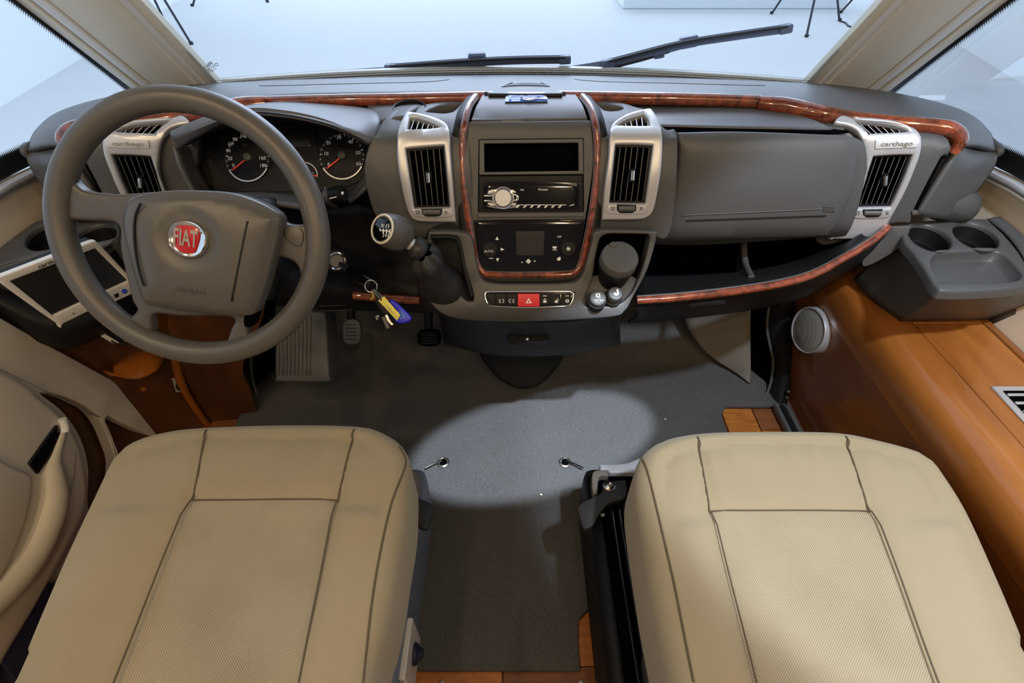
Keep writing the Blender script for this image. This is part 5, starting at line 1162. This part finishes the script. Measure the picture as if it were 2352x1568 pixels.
def base(s, t, x_in, x_out, lit):
    """boxed seat base, swivel, levers and side cover under a cab seat"""
    X = lambda x: x
    cx = (x_in + x_out) / 2; wd = abs(x_out - x_in)
    box('seat_box', (cx, .335, .107), (wd, .63, .186), 'flange' if s < 0 else 'black', t, b=.02)  # light painted in: driver's box as lit grey-blue, passenger's as shaded black
    box('box_inside', (cx, .33, .202), (wd - .05, .58, .012), 'void', t, b=.004)
    box('swivel_plate', (cx + s * .03, .34, .285), (wd - .17, .50, .05), 'black', t, b=.01)
    box('slide_frame', (cx + s * .03, .30, .335), (wd - .16, .52, .04), 'black', t, b=.008)
    for y in (.50, .385):
        p = V((x_in + s * .085, y, .275))
        lathe('lever_knob', p, (-s, .05, 0), [(0, -.06), (.014, -.06), (.015, .022), (.012, .028), (0, .029)], 'black', t, 20)
    # angled latch bracket with bolt
    g = lambda L: [((x if s > 0 else 2322 - x), y) + tuple(r_) for x, y, *r_ in L]
    SB_ = Flat((0, 0, .25), (0, 0, 1)); SF = Flat((0, 0, .222), (0, 0, 1))
    panel('latch_bracket', g([(1386, 1106, 1), (1438, 1101, 1), (1437, 1141), (1400, 1155), (1376, 1180), (1362, 1206), (1344, 1213), (1336, 1200), (1330, 1160), (1380, 1132)]), SB_, 'seatblack', t, e=2, t=.012)
    panel('front_flange', g([(1378, 1066, 1), (1436, 1063), (1470, 1050, 1), (1470, 1084, 1), (1404, 1085), (1396, 1079), (1379, 1079, 1)]), SF, 'flange_lt', t, e=3, t=.02)  # pale colour stands for light falling on the flange
    panel('corner_bar', g([(1362, 1086), (1396, 1082, 1), (1397, 1095, 1), (1376, 1097), (1372, 1135, 1), (1362, 1133)]), SF, 'kick', t, e=2, t=.02, lift=.004)
    p_, n_ = SB_.hit(*g([(1399, 1116)])[0]); lathe('bolt', p_, n_, [(0, .004), (.004, .005), (.0055, .007), (.0075, .006), (.0095, .003), (.0125, .002), (.013, 0)], 'steel', t, 24)
    p_, n_ = SB_.hit(*g([(1386, 1176)])[0]); lathe('bolt', p_ - n_ * .012, n_, [(0, .004), (.004, .003), (.005, 0)], 'steel', t, 14)
    # recliner side cover
    c0 = x_in + s * .055
    prf = loop([(.02, .13), (.20, .14), (.285, .20), (.30, .31), (.27, .37), (.10, .385), (-.1, .38), (-.1, .14)], .03)
    solid('side_cover', prf, [], lambda u, v, h: V((c0 - s * h, u - .03, v)), 'grey', t, .03, .012, 1)
    for dx in (.045, .06, .085): tube('slide_rail', [V((x_in + s * dx, .55, .225)), V((x_in + s * dx, 0, .225))], .004, 'gloss', t, n=1, seg=8)
    lathe('cover_bolt', (x_in + s * .062, .165, .232), (0, 0, 1), [(0, .008), (.007, .007), (.012, .003), (.012, 0)], 'steel', t, 20)
base(-1, ds, -.197, -.62, 0); base(1, ps, .165, .66, 1)
# pale plate and knob on the inner face of the driver's seat box; flange bar painted pale for the light at the passenger's box
box('switch_plate', (-.192, .285, .12), (.012, .10, .12), 'white', ds, b=.003)
lathe('switch_knob', (-.187, .29, .12), (1, 0, 0), [(.02, 0), (.018, .008), (.012, .012), (.009, .018), (0, .019)], 'navy', ds, 24)

# ================================================================== CARPET
cp = thing('carpet', 'charcoal cab carpet running from the footwells back between the seats', 'carpet', (0, .8, 0))
def fz(u, v): return max(0, (v - 1.18)) * 1.1
co = [(-.182, .290, 1), (.135, .290, 1), (.14, .80, 1), (.30, .82), (.62, .83, 1), (.635, .96), (.66, .985, 1), (.83, .985, 1), (.83, 1.46, 1), (-.80, 1.46, 1), (-.80, .83, 1), (-.19, .82, 1)]
co = [(-.204, .290, 1), (.140, .290, 1), (.146, .385), (.185, .42), (.19, .60), (.19, .70, 1), (.60, .70, 1), (.628, .83), (.632, .95), (.655, .987, 1), (.84, .987, 1), (.84, 1.46, 1), (-.82, 1.46, 1), (-.82, .70, 1), (-.225, .70, 1), (-.222, .5)]
def nz(u, v): 
    return .0025 * sin(u * 31 + 3 * sin(v * 11)) * sin(v * 23 + u * 7)
solid('pile', loop(co, .04), [], lambda u, v, h: V((u, v, .012 + fz(u, v) + h + (nz(u, v) if h >= -1e-4 else 0))), 'carpet', cp, .012, .005, 1, .03)
for x, nm in ((1018, 'a'), (1298, 'b')):
    p = aZ(x, 1061, .016); lathe('eyelet', p, (0, 0, 1), [(.010, -.008), (.0105, .001), (.013, .0035), (.0165, .001), (.017, -.003)], 'steel', cp, 28)
    lathe('eyelet_hole', p - V((0, 0, .0015)), (0, 0, 1), [(.0112, 0), (0, 0.0005)], 'void', cp, 20)
    q = 1 if nm == 'b' else -1
    tube('hook', [p + V((q * .004, .0, .004)), p + V((q * .022, -.012, .012)), p + V((q * .045, -.028, .015))], .0022, 'steel' if nm == 'a' else 'black', cp)
# dark moulded carpet hump at the foot of the console
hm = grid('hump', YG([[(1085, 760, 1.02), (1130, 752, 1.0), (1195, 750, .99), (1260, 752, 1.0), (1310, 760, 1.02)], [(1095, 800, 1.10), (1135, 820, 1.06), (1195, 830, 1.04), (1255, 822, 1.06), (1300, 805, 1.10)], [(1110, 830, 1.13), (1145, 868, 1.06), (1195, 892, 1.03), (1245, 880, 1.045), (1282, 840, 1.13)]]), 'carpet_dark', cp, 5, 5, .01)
# bits of fluff on the carpet
for x, y in ((1243, 1135), (1528, 962)): lathe('fluff', aZ(x, y, .017), (.3, .2, 1), [(0, -.002), (.0035, 0), (0, .002)], 'pillar', cp, 6)

# step rail of the sliding door by the wood floor
rl = thing('floor_rail', 'grooved black metal rail on the floor at the foot of the wood cabinet', 'rail', (.8, .9, 0))
for i in range(3): box('groove_bar', (.835 - .018 * i, .86, .014 + .004 * i), (.013, .24, .02), 'grey' if i != 1 else 'black', rl, b=.003)

# ================================================================== PEDALS AND FOOT REST
fr = thing('foot_rest', 'ribbed grey foot rest on the floor left of the pedals', 'foot rest', (-.52, 1.1, 0))
S_f = Flat(aD(700, 800, 1.36), (.05, -.75, .66))
panel('pad', [(640, 718), (655, 712), (735, 714), (748, 722), (752, 790), (756, 860), (750, 878), (640, 876), (632, 868), (632, 790)], S_f, 'grey', fr, e=6, t=.09)
for i in range(9): line('rib', (640 + i * 9.2, 725), (640 + i * 9.0, 862), 3, S_f, 'wheel', fr, lift=.004, t=.005, e=1)
for nm, lab, cx, cy, w_, h_ in (('clutch_pedal', 'grey rubber pedal pad hanging in the dark right of the foot rest', 807, 762, 17, 24), ('brake_pedal', 'dark pedal pad below the ignition keys', 985, 776, 22, 16)):
    t = thing(nm, lab, 'pedal', aD(cx, cy, 1.40)); S_ = Flat(aD(cx, cy, 1.38), (0, -.8, .6))
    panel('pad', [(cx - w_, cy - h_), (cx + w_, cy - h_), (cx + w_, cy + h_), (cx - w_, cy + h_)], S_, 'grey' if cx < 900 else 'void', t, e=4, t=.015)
    for k in range(-2, 3): line('rib', (cx - w_ + 4, cy + k * h_ * .35), (cx + w_ - 4, cy + k * h_ * .35), 2, S_, 'black', t, lift=.002)
    tube('arm', [aD(cx, cy - h_ + 4, 1.41), aD(cx, cy - 60, 1.40), aD(cx + 4, cy - 130, 1.38)], .012, 'black', t)

# ================================================================== DRIVER SIDE: wood lining, pocket, door
lw = thing('wood_lining', 'dark cherry wood lining with an orange rounded edge in the driver footwell', 'panel', (-.95, .95, 0))
ed = [aY(398, 800, .90), aY(420, 862, .945), aY(470, 930, .97), aY(560, 1060, 1.0)]
SA = flat3(aD(405, 850, 1.36), aD(405, 850, 1.36) + V((0, 0, .3)), V((-1.05, .80, .2)))
SB = flat3(aD(410, 850, 1.36), aD(410, 850, 1.36) + V((0, 0, .3)), aD(600, 950, 1.52))
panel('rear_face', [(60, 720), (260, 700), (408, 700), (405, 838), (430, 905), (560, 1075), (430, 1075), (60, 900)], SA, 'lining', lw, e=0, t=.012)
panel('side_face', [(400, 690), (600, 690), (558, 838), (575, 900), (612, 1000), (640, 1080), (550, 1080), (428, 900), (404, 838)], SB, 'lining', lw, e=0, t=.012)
tube('edge_strip', [SA.hit(x, y)[0] + V((.004, -.006, 0)) for x, y in [(402, 760), (404, 836), (430, 905), (490, 990), (565, 1080)]], [.012, .012, .010, .009, .008], 'orange', lw)
pk = grid('pocket', [[SA.hit(258, 838)[0] + V((.0, -.0, 0)), SA.hit(290, 815)[0], SA.hit(340, 800)[0], SA.hit(376, 806)[0]], [SA.hit(248, 842)[0] + V((.03, -.03, 0)), SA.hit(300, 834)[0] + V((.05, -.05, 0)), SA.hit(345, 822)[0] + V((.04, -.04, 0)), SA.hit(376, 812)[0] + V((.01, -.01, 0))], [SA.hit(240, 846)[0] + V((.0, -.01, 0)), SA.hit(300, 856)[0] + V((.0, -.02, 0)), SA.hit(350, 842)[0] + V((.0, -.02, 0)), SA.hit(378, 822)[0]]], 'orange', lw, 5, 4, .006)
so2 = thing('socket', 'silver framed round outlet in the wood lining beside the orange edge', 'socket', SA.hit(412, 884)[0])
quad('frame', [(394, 868), (428, 866), (432, 900), (404, 900)], SA, 'silver', so2, e=2, lift=.003)
disc('outlet', 415, 884, 13, 13, SA, 'black', so2, e=2, lift=.005)
lathe('plug_cap', SA.hit(330, 893)[0], SA.n, [(.007, 0), (.006, .003), (0, .004)], 'orange', lw, 16)

dr = thing('door_1', None, None, (-1.05, .5, 0), kind='structure')
SD = Flat((-1.0, 0, 0), (1, 0, 0)); SD2 = Flat((-1.035, 0, 0), (1, 0, 0))
rim_o = [(-120, 660, 1), (0, 727, 1), (120, 795), (250, 866), (360, 926), (425, 962), (446, 985), (452, 1010, 1), (380, 1020, 1), (330, 1100, 1), (250, 1300, 1), (60, 1700, 1), (-150, 1700, 1)]
h1 = [(94, 902, 1), (130, 906), (180, 922), (212, 942), (236, 972), (256, 1018), (268, 1060), (262, 1130, 1), (210, 1260, 1), (205, 1150), (206, 1075), (190, 1010), (152, 950)]
h2 = [(246, 962), (256, 957), (300, 978), (356, 1003, 1), (330, 1060), (290, 1120), (276, 1060), (262, 1010), (248, 976)]
panel('inner_panel', rim_o, SD, 'beige', dr, holes=[h1, h2], e=6, t=.028)
quad('pocket_back', [(60, 860), (420, 980), (330, 1200), (120, 1300)], SD2, 'lining', dr, e=0, t=.004)
line('panel_crease', (-20, 838), (230, 958), 2, SD, 'beige_dark', dr, lift=.0005, t=.004)
arm = [(-110, 800, 1), (0, 842), (70, 880), (98, 906), (152, 954), (190, 1012), (206, 1076), (212, 1140), (196, 1200), (150, 1290), (90, 1400), (20, 1520), (-40, 1640, 1), (-130, 1640, 1)]
SAr = Flat((-.968, 0, 0), (1, 0, 0))
panel('armrest_body', arm, SAr, 'beige', dr, e=22, t=.06, K=5)
SAt = Flat((-.955, 0, 0), (1, 0, 0))
panel('arm_pad', [(-120, 1020, 1), (-30, 1030), (20, 1062), (50, 1075), (76, 1090), (80, 1130), (62, 1210), (20, 1310), (-40, 1400), (-120, 1440, 1)], SAt, 'beige', dr, e=14, t=.03, K=5)
panel('grip_slot', [(62, 1064, 1), (100, 1010), (126, 976, 1), (138, 1000, 1), (110, 1050), (82, 1088, 1)], SAr, 'gloss', dr, e=1, lift=.006, t=.01)
tube('grip', [SAr.hit(x, y)[0] for x, y in [(140, 994), (122, 1050), (116, 1090), (118, 1140), (104, 1200), (72, 1270), (20, 1340), (-60, 1420)]], [.010, .014, .024, .030, .032, .032, .032, .03], 'beige', dr)
tube('handle_top', [SAr.hit(x, y)[0] + V((.008, 0, 0)) for x, y in [(134, 962), (140, 978), (140, 992)]], .008, 'pillar_lt', dr)
tube('arm_seam', [SAr.hit(x, y)[0] + V((.0, 0, 0)) for x, y in [(170, 1040), (168, 1090), (150, 1160), (110, 1230), (50, 1320), (-30, 1420)]], .003, 'beige_dark', dr)
lb = thing('door_bin', 'dark navy lined bin at the bottom of the driver door', 'door bin', aX(50, 1450, -.98))
panel('liner', [(100, 1340), (60, 1380), (20, 1440), (0, 1500), (20, 1545), (60, 1580, 1), (200, 1580, 1), (200, 1340, 1)], Flat((-.945, 0, 0), (1, 0, .25)), 'navy', lb, e=5, t=.05)
